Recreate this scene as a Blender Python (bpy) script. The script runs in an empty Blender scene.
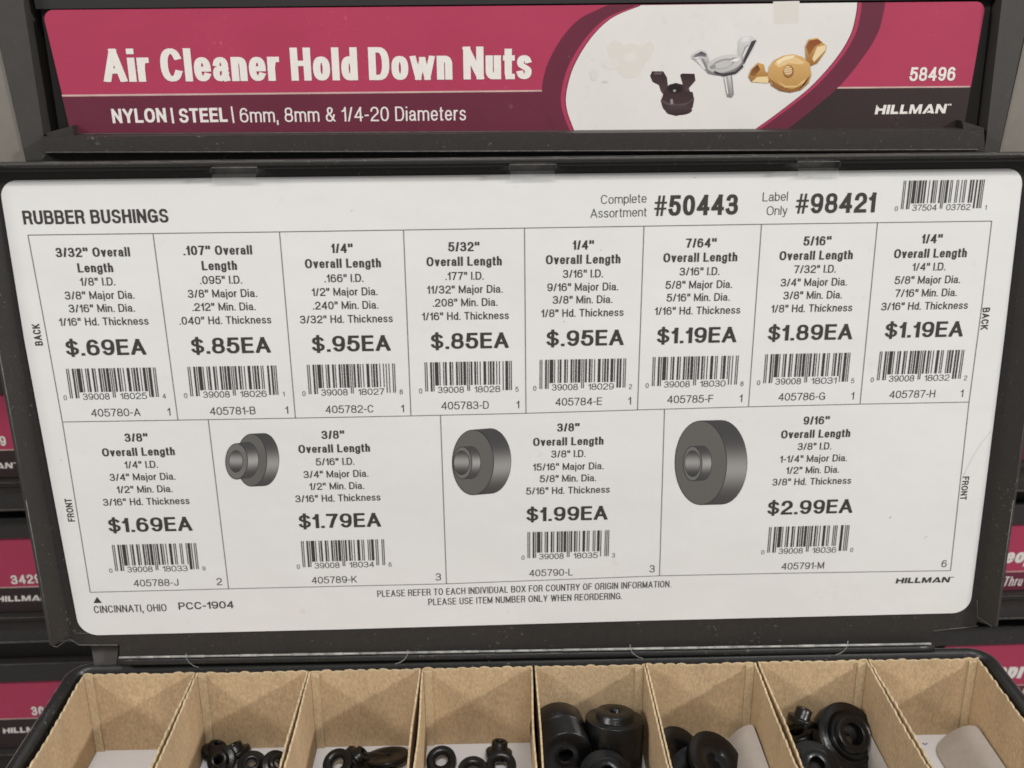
import bpy, bmesh, math, random
from mathutils import Vector, Matrix
random.seed(7)
S = bpy.context.scene
C = S.collection

# ------------------------------------------------------------------ camera (metres; x right, y away, z up)
F = 1066.13
CP = Vector((-0.0233673, -0.4596302, 0.2631480))
PITCH, YAW, ROLL = 0.336983, -0.039603, 0.0088625
right, fw, up = Vector((1, 0, 0)), Vector((0, 1, 0)), Vector((0, 0, 1))
for ax, ang in (('z', YAW), ('r', -PITCH), ('f', ROLL)):
    k = {'z': Vector((0, 0, 1)), 'r': right, 'f': fw}[ax]
    Rm = Matrix.Rotation(ang, 3, k)
    right, fw, up = Rm @ right, Rm @ fw, Rm @ up
cd = bpy.data.cameras.new('camera')
cam = bpy.data.objects.new('camera', cd); C.objects.link(cam)
M = Matrix((right, up, -fw)).transposed().to_4x4(); M.translation = CP
cam.matrix_world = M
cd.sensor_width = 36; cd.lens = F / 1024 * 36
cd.clip_start = 0.01; cd.clip_end = 50
cd.dof.use_dof = True; cd.dof.focus_distance = 0.475; cd.dof.aperture_fstop = 16
S.camera = cam

def ray(px, py): return fw + right * ((px - 512) / F) - up * ((py - 384) / F)
def at_y(px, py, y=0.0):
    d = ray(px, py); return CP + d * ((y - CP.y) / d.y)
# tray frame: back edge of the cartons, turned a little about z
TRAY = Matrix.Translation((0.0023, -0.0060, -0.0442)) @ Matrix.Rotation(-0.0240, 4, 'Z')
TINV = TRAY.inverted()
def at_tray(px, py, z=0.0):          # point of the tray's own frame
    o = TINV @ CP; d = (TINV.to_3x3() @ ray(px, py)); return o + d * ((z - o.z) / d.z)

# ------------------------------------------------------------------ materials
def mat(name, col, rough=.5, noise=0.0, nscale=60, bump=0.0, bscale=400, coat=0.0, spec=.5, dust=0.0, dcol=(.45, .43, .4), dscale=700, trans=False):
    m = bpy.data.materials.new(name); m.use_nodes = True
    nt = m.node_tree; N = nt.nodes; L = nt.links
    b = N['Principled BSDF']; b.inputs['Roughness'].default_value = rough
    b.inputs['Specular IOR Level'].default_value = spec
    b.inputs['Coat Weight'].default_value = coat; b.inputs['Coat Roughness'].default_value = .25
    tc = N.new('ShaderNodeTexCoord')
    col = tuple(col) + (1,)
    out = None
    if noise:
        n = N.new('ShaderNodeTexNoise'); n.inputs['Scale'].default_value = nscale; n.inputs['Detail'].default_value = 6; n.inputs['Roughness'].default_value = .65
        L.new(tc.outputs['Object'], n.inputs['Vector'])
        r = N.new('ShaderNodeMapRange'); r.inputs['From Min'].default_value = .25; r.inputs['From Max'].default_value = .75
        r.inputs['To Min'].default_value = 1 - noise; r.inputs['To Max'].default_value = 1 + noise
        L.new(n.outputs['Fac'], r.inputs['Value'])
        mx = N.new('ShaderNodeVectorMath'); mx.operation = 'SCALE'; mx.inputs[0].default_value = col[:3]
        L.new(r.outputs['Result'], mx.inputs['Scale']); out = mx.outputs['Vector']
    if dust:
        n = N.new('ShaderNodeTexNoise'); n.inputs['Scale'].default_value = dscale; n.inputs['Detail'].default_value = 3
        L.new(tc.outputs['Object'], n.inputs['Vector'])
        n2 = N.new('ShaderNodeTexNoise'); n2.inputs['Scale'].default_value = 35; n2.inputs['Detail'].default_value = 4
        L.new(tc.outputs['Object'], n2.inputs['Vector'])
        ad = N.new('ShaderNodeMath'); ad.operation = 'MULTIPLY_ADD'; ad.inputs[1].default_value = .35
        L.new(n2.outputs['Fac'], ad.inputs[0]); L.new(n.outputs['Fac'], ad.inputs[2])
        r = N.new('ShaderNodeMapRange'); r.inputs['From Min'].default_value = .86; r.inputs['From Max'].default_value = .98; r.inputs['To Max'].default_value = dust
        L.new(ad.outputs[0], r.inputs['Value'])
        mx = N.new('ShaderNodeMix'); mx.data_type = 'RGBA'
        mx.inputs[6].default_value = col; mx.inputs[7].default_value = tuple(dcol) + (1,)
        L.new(r.outputs['Result'], mx.inputs[0])
        if out: L.new(out, mx.inputs[6])
        out = mx.outputs[2]
    if out: L.new(out, b.inputs['Base Color'])
    else: b.inputs['Base Color'].default_value = col
    if bump:
        n = N.new('ShaderNodeTexNoise'); n.inputs['Scale'].default_value = bscale; n.inputs['Detail'].default_value = 4
        L.new(tc.outputs['Object'], n.inputs['Vector'])
        bp = N.new('ShaderNodeBump'); bp.inputs['Strength'].default_value = bump; bp.inputs['Distance'].default_value = .001
        L.new(n.outputs['Fac'], bp.inputs['Height']); L.new(bp.outputs['Normal'], b.inputs['Normal'])
    return m

def kraft_mat(name, col):
    m = mat(name, col, rough=.85, spec=.2, bump=.25, bscale=900)
    nt = m.node_tree; N = nt.nodes; L = nt.links; b = N['Principled BSDF']
    tc = N.new('ShaderNodeTexCoord')
    mp = N.new('ShaderNodeMapping'); mp.inputs['Scale'].default_value = (1, 1, .45); L.new(tc.outputs['Object'], mp.inputs['Vector'])
    def ns(scale, lo, hi, det=5):
        n = N.new('ShaderNodeTexNoise'); n.inputs['Scale'].default_value = scale; n.inputs['Detail'].default_value = det; n.inputs['Roughness'].default_value = .7
        L.new(mp.outputs['Vector'], n.inputs['Vector'])
        r = N.new('ShaderNodeMapRange'); r.inputs['From Min'].default_value = .3; r.inputs['From Max'].default_value = .7
        r.inputs['To Min'].default_value = lo; r.inputs['To Max'].default_value = hi; L.new(n.outputs['Fac'], r.inputs['Value']); return r.outputs['Result']
    a = ns(1000, .76, 1.22); c = ns(40, .86, 1.12)
    mu = N.new('ShaderNodeMath'); mu.operation = 'MULTIPLY'; L.new(a, mu.inputs[0]); L.new(c, mu.inputs[1])
    v = N.new('ShaderNodeVectorMath'); v.operation = 'SCALE'; v.inputs[0].default_value = col; L.new(mu.outputs[0], v.inputs['Scale'])
    L.new(v.outputs['Vector'], b.inputs['Base Color'])
    return m

MAT = dict(
    lid=mat('black_lid_plastic', (.030, .027, .025), .48, noise=.12, nscale=300, dust=.35, bump=.12, bscale=1200),
    tray=mat('black_tray_plastic', (.020, .020, .020), .38, noise=.15, nscale=200, dust=.5, bump=.1, bscale=900),
    edge=mat('edge_highlight_and_nicks', (.11, .105, .095), .5, noise=.6, nscale=260),  # paler lines put edge highlights into the colour; also nicks and flash
    glint_wear=mat('hinge_glint_and_wear', (.30, .30, .29), .4, noise=.6, nscale=120),  # pale strip paints the shine of the hinge fold; also scuffs and flash
    case=mat('charcoal_case_plastic', (.027, .0235, .022), .5, noise=.12, nscale=250, dust=.3, bump=.1, bscale=900),
    caseblk=mat('dark_recess_plastic', (.016, .014, .013), .6),
    caseside=mat('grey_case_side', (.045, .041, .037), .55, noise=.1, nscale=120, dust=.25),  # dark grey of the upper case's side flanges
    rack=mat('grey_painted_rack_steel', (.185, .168, .145), .5, noise=.08, nscale=90, dust=.2, dcol=(.3, .28, .25)),
    hollow=mat('dark_rack_interior', (.012, .012, .012), .7),
    card=mat('white_label_card', (.755, .748, .738), .33, noise=.03, nscale=9, dust=.22, dcol=(.52, .48, .42), dscale=190, bump=.35, bscale=11, coat=.3),
    ink=mat('black_print_ink', (.046, .041, .039), .5, noise=.25, nscale=900),
    greyink=mat('grey_print_ink', (.12, .11, .105), .5, noise=.25, nscale=900),
    red=mat('crimson_label_print', (.385, .038, .090), .42, noise=.06, nscale=35, dust=.12, dcol=(.6, .4, .4), dscale=400),
    maroon=mat('maroon_label_print', (.125, .018, .040), .42, noise=.08, nscale=35, dust=.1, dscale=400),
    blackprint=mat('black_label_print', (.030, .018, .018), .42, noise=.1, nscale=40, dust=.1, dscale=400),
    pink=mat('pale_rule_print', (.52, .36, .33), .5, noise=.2, nscale=80),
    white=mat('white_print', (.74, .70, .66), .5, noise=.05, nscale=300),
    oval=mat('white_photo_ground', (.68, .66, .63), .4, noise=.035, nscale=40, dust=.2, dcol=(.45, .42, .38), dscale=180),
    kraft=kraft_mat('brown_kraft_board', (.50, .365, .222)),
    kraftedge=kraft_mat('torn_kraft_edge', (.52, .40, .25)),
    boxwhite=mat('white_coated_board', (.80, .81, .85), .6, noise=.03, nscale=30, dust=.15, dscale=300),
    flap=mat('grey_board_flap', (.46, .42, .385), .75, noise=.06, nscale=300),
    rubber=mat('black_rubber', (.0045, .0045, .005), .30, noise=.3, nscale=300, spec=.45, dust=.14, dcol=(.25, .25, .25), dscale=500, bump=.15, bscale=500),
    scratch=mat('card_scratch', (.56, .53, .50), .6),
    pen=mat('blue_pen_ink', (.05, .06, .3), .5),
    duct=mat('grey_moulded_foot', (.09, .083, .083), .6),
)
def vcol_mat():
    m = bpy.data.materials.new('printed_picture'); m.use_nodes = True
    b = m.node_tree.nodes['Principled BSDF']; b.inputs['Roughness'].default_value = .42
    a = m.node_tree.nodes.new('ShaderNodeVertexColor'); a.layer_name = 'Col'
    m.node_tree.links.new(a.outputs['Color'], b.inputs['Base Color']); return m
MAT['pic'] = vcol_mat()
MAT['card'].node_tree.nodes['Bump'].inputs['Distance'].default_value = .006
def clear_mat():
    m = bpy.data.materials.new('clear_tab_plastic'); m.use_nodes = True
    nt = m.node_tree; N = nt.nodes; b = N['Principled BSDF']
    b.inputs['Base Color'].default_value = (.9, .9, .9, 1); b.inputs['Roughness'].default_value = .25
    b.inputs['Alpha'].default_value = .09
    return m
MAT['clear'] = clear_mat()

# ------------------------------------------------------------------ object helpers
def link(name, bm, mats, parent=None, smooth=False):
    me = bpy.data.meshes.new(name); bm.normal_update(); bm.to_mesh(me); bm.free()
    for m in (mats if isinstance(mats, (list, tuple)) else [mats]): me.materials.append(MAT[m])
    if smooth:
        for p in me.polygons: p.use_smooth = True
    o = bpy.data.objects.new(name, me); C.objects.link(o)
    if parent: o.parent = parent; o.matrix_parent_inverse = parent.matrix_world.inverted()
    return o
def thing(name, label, cat, loc=(0, 0, 0), group=None, mw=None):
    o = bpy.data.objects.new(name, None); C.objects.link(o)
    o.empty_display_size = .01
    o.matrix_world = mw if mw is not None else Matrix.Translation(loc)
    o['label'] = label; o['category'] = cat
    if group: o['group'] = group
    return o
def rounded(pts, r, n=6):
    """round the corners of a 2D polygon; r may be one number or one per corner"""
    P = [Vector(p) for p in pts]; out = []
    for i, p in enumerate(P):
        ri = r[i] if isinstance(r, (list, tuple)) else r
        a = (P[i - 1] - p).normalized(); b = (P[(i + 1) % len(P)] - p).normalized()
        if ri <= 0: out.append(p); continue
        ang = a.angle(b); t = ri / math.tan(ang / 2)
        c = p + (a + b).normalized() * (ri / math.sin(ang / 2))
        s, e = p + a * t, p + b * t
        a0 = math.atan2(s.y - c.y, s.x - c.x); a1 = math.atan2(e.y - c.y, e.x - c.x)
        d = (a1 - a0 + math.pi) % (2 * math.pi) - math.pi
        for k in range(n + 1):
            t_ = a0 + d * k / n; out.append(c + Vector((math.cos(t_), math.sin(t_))) * ri)
    return out
def prism(bm, poly, y0, y1, mi=0):
    """polygon in x,z made solid from y0 (front) to y1 (back)"""
    f = [bm.verts.new((p[0], y0, p[1])) for p in poly]; b = [bm.verts.new((p[0], y1, p[1])) for p in poly]
    fs = [bm.faces.new(f), bm.faces.new(b[::-1])]
    for i in range(len(f)):
        j = (i + 1) % len(f); fs.append(bm.faces.new((f[j], f[i], b[i], b[j])))
    for q in fs: q.material_index = mi
    return fs
def flat(bm, poly, y, mi=0):
    f = bm.faces.new([bm.verts.new((p[0], y, p[1])) for p in poly]); f.material_index = mi; return f
def pxp(pts, y=0.0):
    return [(lambda v: (v.x, v.z))(at_y(a, b, y)) for a, b in pts]
def box(bm, lo, hi, mi=0):
    x0, y0, z0 = lo; x1, y1, z1 = hi
    v = [bm.verts.new(c) for c in ((x0, y0, z0), (x1, y0, z0), (x1, y1, z0), (x0, y1, z0), (x0, y0, z1), (x1, y0, z1), (x1, y1, z1), (x0, y1, z1))]
    for q in ((0, 3, 2, 1), (4, 5, 6, 7), (0, 1, 5, 4), (1, 2, 6, 5), (2, 3, 7, 6), (3, 0, 4, 7)):
        f = bm.faces.new([v[i] for i in q]); f.material_index = mi
def tube(bm, pts, r, n=8, mi=0):
    pts = [Vector(p) for p in pts]; rings = []
    for i, p in enumerate(pts):
        d = (pts[min(i + 1, len(pts) - 1)] - pts[max(i - 1, 0)]).normalized()
        u = d.cross(Vector((0, 0, 1)));
        if u.length < .1: u = d.cross(Vector((0, 1, 0)))
        u.normalize(); w = d.cross(u)
        rings.append([bm.verts.new(p + (u * math.cos(2 * math.pi * k / n) + w * math.sin(2 * math.pi * k / n)) * r) for k in range(n)])
    for a, b in zip(rings, rings[1:]):
        for k in range(n):
            f = bm.faces.new((a[k], a[(k + 1) % n], b[(k + 1) % n], b[k])); f.material_index = mi; f.smooth = True
    bm.faces.new(rings[0][::-1]).material_index = mi; bm.faces.new(rings[-1]).material_index = mi

# ------------------------------------------------------------------ a condensed grotesque, drawn as strokes
def A(cx, cy, rx, ry, a0, a1, n=None, e=2.35):
    n = n or max(4, int(abs(a1 - a0) / 15)); out = []
    for k in range(n + 1):
        t = math.radians(a0 + (a1 - a0) * k / n); c, s = math.cos(t), math.sin(t)
        out.append((cx + rx * math.copysign(abs(c) ** (2 / e), c), cy + ry * math.copysign(abs(s) ** (2 / e), s)))
    return out
def O(cx, cy, rx, ry): return ('loop', A(cx, cy, rx, ry, 0, 345, 23))
X = .73
G = {  # width, case ('u' or 'l'), strokes
 '0': (.60, 'u', [O(.5, .5, .5, .5)]),
 '1': (.32, 'u', [[(1, 0), (1, 1)], [(0, .74), (.55, .79), (1, .97)]]),
 '2': (.60, 'u', [A(.5, .69, .48, .31, 172, -20) + [(.55, .38), (.12, .16), (.02, 0), (1, 0)]]),
 '3': (.60, 'u', [A(.48, .75, .45, .25, 165, -88) + [(.35, .5)], [(.4, .51)] + A(.48, .26, .52, .26, 88, -165)]),
 '4': (.62, 'u', [[(.78, 0), (.78, 1), (0, .27), (1, .27)]]),
 '5': (.60, 'u', [[(.93, 1), (.16, 1), (.07, .52)] + A(.48, .32, .52, .33, 140, -165)]),
 '6': (.60, 'u', [O(.5, .31, .5, .31), A(.5, .5, .5, .5, 180, 42)]),
 '7': (.58, 'u', [[(0, 1), (1, 1), (.62, .52), (.35, 0)]]),
 '8': (.60, 'u', [O(.5, .75, .43, .25), O(.5, .27, .5, .27)]),
 '9': (.60, 'u', [O(.5, .69, .5, .31), A(.5, .5, .5, .5, 0, -138)]),
 'A': (.70, 'u', [[(0, 0), (.5, 1), (1, 0)], [(.2, .3), (.8, .3)]]),
 'B': (.62, 'u', [[(0, 0), (0, 1), (.6, 1)] + A(.6, .76, .34, .24, 80, -80) + [(.05, .52)], [(0, 0), (.62, 0)] + A(.6, .26, .4, .26, -80, 80)]),
 'C': (.66, 'u', [A(.5, .5, .5, .5, 32, 328)]),
 'D': (.64, 'u', [('loop', [(0, 0), (0, 1), (.45, 1)] + A(.5, .5, .5, .5, 80, -80) + [(.45, 0)])]),
 'E': (.56, 'u', [[(1, 1), (0, 1), (0, 0), (1, 0)], [(0, .53), (.93, .53)]]),
 'F': (.54, 'u', [[(1, 1), (0, 1), (0, 0)], [(0, .52), (.88, .52)]]),
 'G': (.68, 'u', [A(.5, .5, .5, .5, 35, 335) + [(1, .1), (1, .46), (.56, .46)]]),
 'H': (.62, 'u', [[(0, 0), (0, 1)], [(1, 0), (1, 1)], [(0, .53), (1, .53)]]),
 'I': (.01, 'u', [[(.5, 0), (.5, 1)]]),
 'J': (.52, 'u', [[(1, 1), (1, .3)] + A(.5, .26, .5, .26, 0, -180)]),
 'K': (.64, 'u', [[(0, 0), (0, 1)], [(.96, 1), (.04, .36)], [(.33, .58), (1, 0)]]),
 'L': (.53, 'u', [[(0, 1), (0, 0), (1, 0)]]),
 'M': (.76, 'u', [[(0, 0), (0, 1), (.5, .06), (1, 1), (1, 0)]]),
 'N': (.63, 'u', [[(0, 0), (0, 1), (1, 0), (1, 1)]]),
 'O': (.69, 'u', [O(.5, .5, .5, .5)]),
 'P': (.59, 'u', [[(0, 0), (0, 1), (.6, 1)] + A(.62, .73, .38, .27, 80, -80) + [(.05, .46)]]),
 'R': (.62, 'u', [[(0, 0), (0, 1), (.6, 1)] + A(.6, .75, .38, .25, 80, -80) + [(.05, .5)], [(.55, .5)] + A(.6, .3, .32, .18, 80, 0) + [(.93, .1), (1, 0)]]),
 'S': (.61, 'u', [A(.5, .74, .46, .26, 20, 200) + [(.1, .6), (.3, .53), (.7, .48), (.93, .4)] + A(.5, .27, .5, .27, 15, -165)]),
 'T': (.58, 'u', [[(0, 1), (1, 1)], [(.5, 1), (.5, 0)]]),
 'U': (.61, 'u', [[(0, 1), (0, .35)] + A(.5, .3, .5, .3, 180, 360) + [(1, 1)]]),
 'V': (.66, 'u', [[(0, 1), (.5, 0), (1, 1)]]),
 'W': (.92, 'u', [[(0, 1), (.26, 0), (.5, .96), (.74, 0), (1, 1)]]),
 'X': (.66, 'u', [[(0, 0), (1, 1)], [(0, 1), (1, 0)]]),
 'Y': (.66, 'u', [[(0, 1), (.5, .42), (1, 1)], [(.5, .42), (.5, 0)]]),
 'a': (.50, 'l', [A(.48, .5, .43, .23, 165, 0) + [(.9, .15), (1, 0)], [(.88, .43), (.4, .38)] + A(.4, .2, .4, .2, 100, 270) + [(.7, .04), (.9, .18)]]),
 'b': (.50, 'l', [[(0, 0), (0, 1)], O(.5, X / 2, .5, X / 2)]),
 'c': (.48, 'l', [A(.5, X / 2, .5, X / 2, 35, 325)]),
 'd': (.50, 'l', [[(1, 0), (1, 1)], O(.5, X / 2, .5, X / 2)]),
 'e': (.51, 'l', [[(0, .37), (1, .37)] + A(.5, X / 2, .5, X / 2, 10, 322)]),
 'g': (.50, 'l', [[(1, X), (1, -.03)] + A(.5, 0, .5, .25, 0, -165), O(.5, X / 2 + .02, .5, X / 2 - .02)]),
 'h': (.48, 'l', [[(0, 0), (0, 1)], [(0, .45)] + A(.5, .48, .5, X - .48, 180, 0) + [(1, 0)]]),
 'i': (.01, 'l', [[(.5, 0), (.5, X)], [(.5, 1), (.5, .995)]]),
 'j': (.10, 'l', [[(1, X), (1, -.12), (.8, -.25), (0, -.25)], [(1, 1), (1, .995)]]),
 'k': (.50, 'l', [[(0, 0), (0, 1)], [(.92, X), (.04, .27)], [(.36, .42), (1, 0)]]),
 'l': (.01, 'l', [[(.5, 0), (.5, 1)]]),
 'm': (.82, 'l', [[(0, 0), (0, X)], [(0, .5)] + A(.25, .5, .25, X - .5, 180, 0) + [(.5, 0)], [(.5, .5)] + A(.75, .5, .25, X - .5, 180, 0) + [(1, 0)]]),
 'n': (.48, 'l', [[(0, 0), (0, X)], [(0, .45)] + A(.5, .48, .5, X - .48, 180, 0) + [(1, 0)]]),
 'o': (.52, 'l', [O(.5, X / 2, .5, X / 2)]),
 'p': (.50, 'l', [[(0, -.25), (0, X)], O(.5, X / 2, .5, X / 2)]),
 'r': (.30, 'l', [[(0, 0), (0, X)], [(0, .40), (.2, .62), (.55, X), (1, X)]]),
 's': (.46, 'l', [A(.5, .55, .46, .18, 20, 190) + [(.15, .44), (.8, .32)] + A(.5, .19, .5, .19, 20, -165)]),
 't': (.27, 'l', [[(.35, .93), (.35, .15), (.5, 0), (1, 0)], [(0, X), (1, X)]]),
 'u': (.48, 'l', [[(1, 0), (1, X)], [(0, X), (0, .28)] + A(.5, .26, .5, .26, 180, 360)]),
 'v': (.48, 'l', [[(0, X), (.5, 0), (1, X)]]),
 'w': (.76, 'l', [[(0, X), (.25, 0), (.5, .68), (.75, 0), (1, X)]]),
 'y': (.48, 'l', [[(0, X), (.52, .03)], [(1, X), (.45, -.16), (.3, -.25), (.05, -.25)]]),
 '$': (.60, 'u', [A(.5, .72, .46, .21, 20, 200) + [(.12, .6), (.3, .54), (.7, .48), (.92, .4)] + A(.5, .29, .5, .23, 15, -165), [(.5, 1.07), (.5, -.07)]]),
 '#': (.62, 'u', [[(.2, 0), (.38, 1)], [(.62, 0), (.8, 1)], [(.04, .66), (1, .66)], [(0, .34), (.96, .34)]]),
 '"': (.17, 'u', [[(0, 1), (0, .72)], [(1, 1), (1, .72)]]),
 '/': (.34, 'u', [[(0, 0), (1, 1)]]),
 '|': (.01, 'u', [[(.5, 0), (.5, 1)]]),
 '-': (.30, 'u', [[(0, .4), (1, .4)]]),
 '.': (.01, 'u', [[(.5, 0), (.5, .005)]]),
 ',': (.04, 'l', [[(1, .03), (1, 0), (.4, -.2)]]),
 '&': (.68, 'u', [[(1, 0), (.2, .68)] + A(.45, .8, .27, .2, 200, 0) + [(.6, .62), (.25, .5)] + A(.38, .26, .38, .26, 120, 300) + [(.8, .2), (.95, .45)]]),
 '(': (.20, 'l', [[(1, 1.05), (.3, .8), (0, .4), (.3, 0), (1, -.25)]]),
 ' ': (.22, 'u', []),
}
def ymap(y, case, h):
    if case == 'u': an = [(0, h), (.5, .5), (1, 1 - h)]
    else: an = [(-.25, -.25 + h), (0, h), (.365, .365), (X, X - h), (1, 1 - h)]
    if y <= an[0][0]: return an[0][1] + (y - an[0][0])
    for (a, b), (c, d) in zip(an, an[1:]):
        if y <= c: return b + (d - b) * (y - a) / (c - a)
    return an[-1][1] + (y - an[-1][0])
def clip_y(poly, lim, sign):
    out = []
    for i, p in enumerate(poly):
        q = poly[(i + 1) % len(poly)]
        a, b = (lim - p[1]) * sign, (lim - q[1]) * sign
        if a >= 0: out.append(p)
        if (a > 0 > b) or (a < 0 < b):
            t = a / (a - b); out.append((p[0] + (q[0] - p[0]) * t, lim))
    return out
def hull(p):
    p = sorted(set(p)); 
    if len(p) < 3: return p
    def half(q):
        o = []
        for v in q:
            while len(o) > 1 and (o[-1][0] - o[-2][0]) * (v[1] - o[-2][1]) - (o[-1][1] - o[-2][1]) * (v[0] - o[-2][0]) <= 1e-12: o.pop()
            o.append(v)
        return o
    a, b = half(p), half(p[::-1]); return a[:-1] + b[:-1]
def stroke(pts, h, closed):
    """quads along a polyline: mitred where it bends gently, square ends elsewhere"""
    P = [Vector(p) for p in pts]; Q = [P[0]]
    for p in P[1:]:
        if (p - Q[-1]).length > 1e-4: Q.append(p)
    if closed and (Q[0] - Q[-1]).length < 1e-4: Q.pop()
    n = len(Q)
    if n == 1: Q = [Q[0] - Vector((0, 1e-3)), Q[0]]; n = 2
    def nrm(i):
        d = (Q[(i + 1) % n] - Q[i % n]).normalized(); return Vector((-d.y, d.x))
    def corner(i):      # mitre vector at vertex i, or None for a sharp or free end
        if not closed and i in (0, n - 1): return None
        na, nb = nrm(i - 1), nrm(i); m = na + nb
        if m.length < 1e-3: return None
        m.normalize(); k = m.dot(na)
        return m * (h / k) if k > .80 else None
    quads = []
    for i in range(n if closed else n - 1):
        j = (i + 1) % n; p, q = Q[i].copy(), Q[j].copy(); nn = nrm(i) * h; d = (q - p).normalized()
        oi, oj = corner(i), corner(j)
        if oi is None: p = p - d * h; oi = nn
        if oj is None: q = q + d * h; oj = nn
        quads.append([tuple(p - oi), tuple(q - oj), tuple(q + oj), tuple(p + oi)])
    return quads
THIN = {'#': .56, 'w': .84, 'W': .8, 'm': .86, 'M': .9, '&': .85, 'e': .94, 'a': .9, 's': .94, 'S': .95, '$': .84, 'k': .95, 'g': .92, 'B': .95, 'R': .97, '8': .93, '6': .95, '9': .95}
from mathutils.geometry import delaunay_2d_cdt
CACHE = {}
def glyph(ch, w, xs):
    """triangles of one letter: stroked, then merged into one outline without overlaps"""
    key = (ch, w, round(xs, 4))
    if key in CACHE: return CACHE[key]
    W, case, st = G[ch]
    ink = glyph_ink(ch, w, xs)
    tw = w * (1 - (1 - THIN.get(ch, 1)) * min(1, w / .17)) if w > .14 else w
    if ch == '#': tw = w * .56
    c = .88 if w < .21 else .70
    h = tw / 2; hy = h * c; polys = []
    for s in st:
        closed = isinstance(s, tuple)
        pts = s[1] if closed else s
        pts = [(h + p[0] * (ink - tw), ymap(p[1], case, hy) / c) for p in pts]
        top = 1.0 if ch not in '$(' else 1.2
        bot = 0.0 if case == 'u' and ch != '$' else -.3
        for q in stroke(pts, h, closed):
            q = hull([(round(a, 5), round(b * c, 5)) for a, b in q])
            if len(q) > 2: q = clip_y(q, top, 1)
            if len(q) > 2: q = clip_y(q, bot, -1)
            if len(q) > 2: q = hull([(round(a, 5), round(b, 5)) for a, b in q])
            if len(q) > 2: polys.append(q)
    vs, fs = [], []
    for q in polys:
        fs.append(list(range(len(vs), len(vs) + len(q)))); vs += [Vector(p) for p in q]
    tri = []
    if vs:
        res = delaunay_2d_cdt(vs, [], fs, 0, 1e-5)
        V, Fc, org = res[0], res[2], res[5]
        tri = [[tuple(V[k]) for k in f] for f, o in zip(Fc, org) if o]
    CACHE[key] = (tri, ink); return CACHE[key]
GAP = .122
def text_width(s, w, xs, gap=GAP):
    t = 0
    for ch in s: t += glyph_ink(ch, w, xs) + gap
    return t - gap
def glyph_ink(ch, w, xs):
    if ch == '"': return max(G[ch][0] * xs, 2 * w + .07)
    if ch in 'rt': return max(G[ch][0] * xs, w * 1.62)
    return G[ch][0] * xs if ch == ' ' else max(G[ch][0] * xs, w)
def fit_xs(s, w, width, gap=GAP):
    lo, hi = .15, 4
    for _ in range(40):
        m = (lo + hi) / 2
        if text_width(s, w, m, gap) > width: hi = m
        else: lo = m
    return lo
def put_text(bm, s, org, ux, uy, H, w, xs, layer, gap=GAP, slant=0.0, mi=0, ydir=-1):
    """org, ux, uy are 2D (x,z); layer is y of the print"""
    x = 0
    k = 0
    for ch in s:
        quads, ink = ([], G[' '][0] * xs) if ch == ' ' else glyph(ch, w, xs)
        for q in quads:
            k += 1
            y = layer
            pts = [org + ux * ((x + p[0] + slant * p[1]) * H) + uy * (p[1] * H) for p in q]
            try:
                f = bm.faces.new([bm.verts.new((p.x, y, p.y)) for p in pts]); f.material_index = mi
            except ValueError: pass
        x += ink + gap
def V2(v): return Vector((v.x, v.z))
def text_px(bm, s, pL, pR, cap, w, layer=-.00012, plane=0.0, gap=GAP, slant=0, mi=0):
    """fit a line of text between the two ends of its baseline"""
    a, b = V2(at_y(*pL, plane)), V2(at_y(*pR, plane))
    H = (V2(at_y(pL[0], pL[1] - cap, plane)) - a).length
    ux = (b - a).normalized(); uy = Vector((-ux.y, ux.x))
    xs = fit_xs(s, w, (b - a).length / H, gap)
    put_text(bm, s, a, ux, uy, H, w, xs, layer + plane, gap, slant, mi)
def text_c(bm, s, c, H, w, xs, layer=-.00012, gap=GAP, ang=0.0, mi=0):
    """a line centred on a point of the card (2D)"""
    ux = Vector((math.cos(ang), math.sin(ang))); uy = Vector((-ux.y, ux.x))
    wd = text_width(s, w, xs, gap) * H
    put_text(bm, s, c - ux * (wd / 2), ux, uy, H, w, xs, layer, gap, 0, mi)

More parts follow.
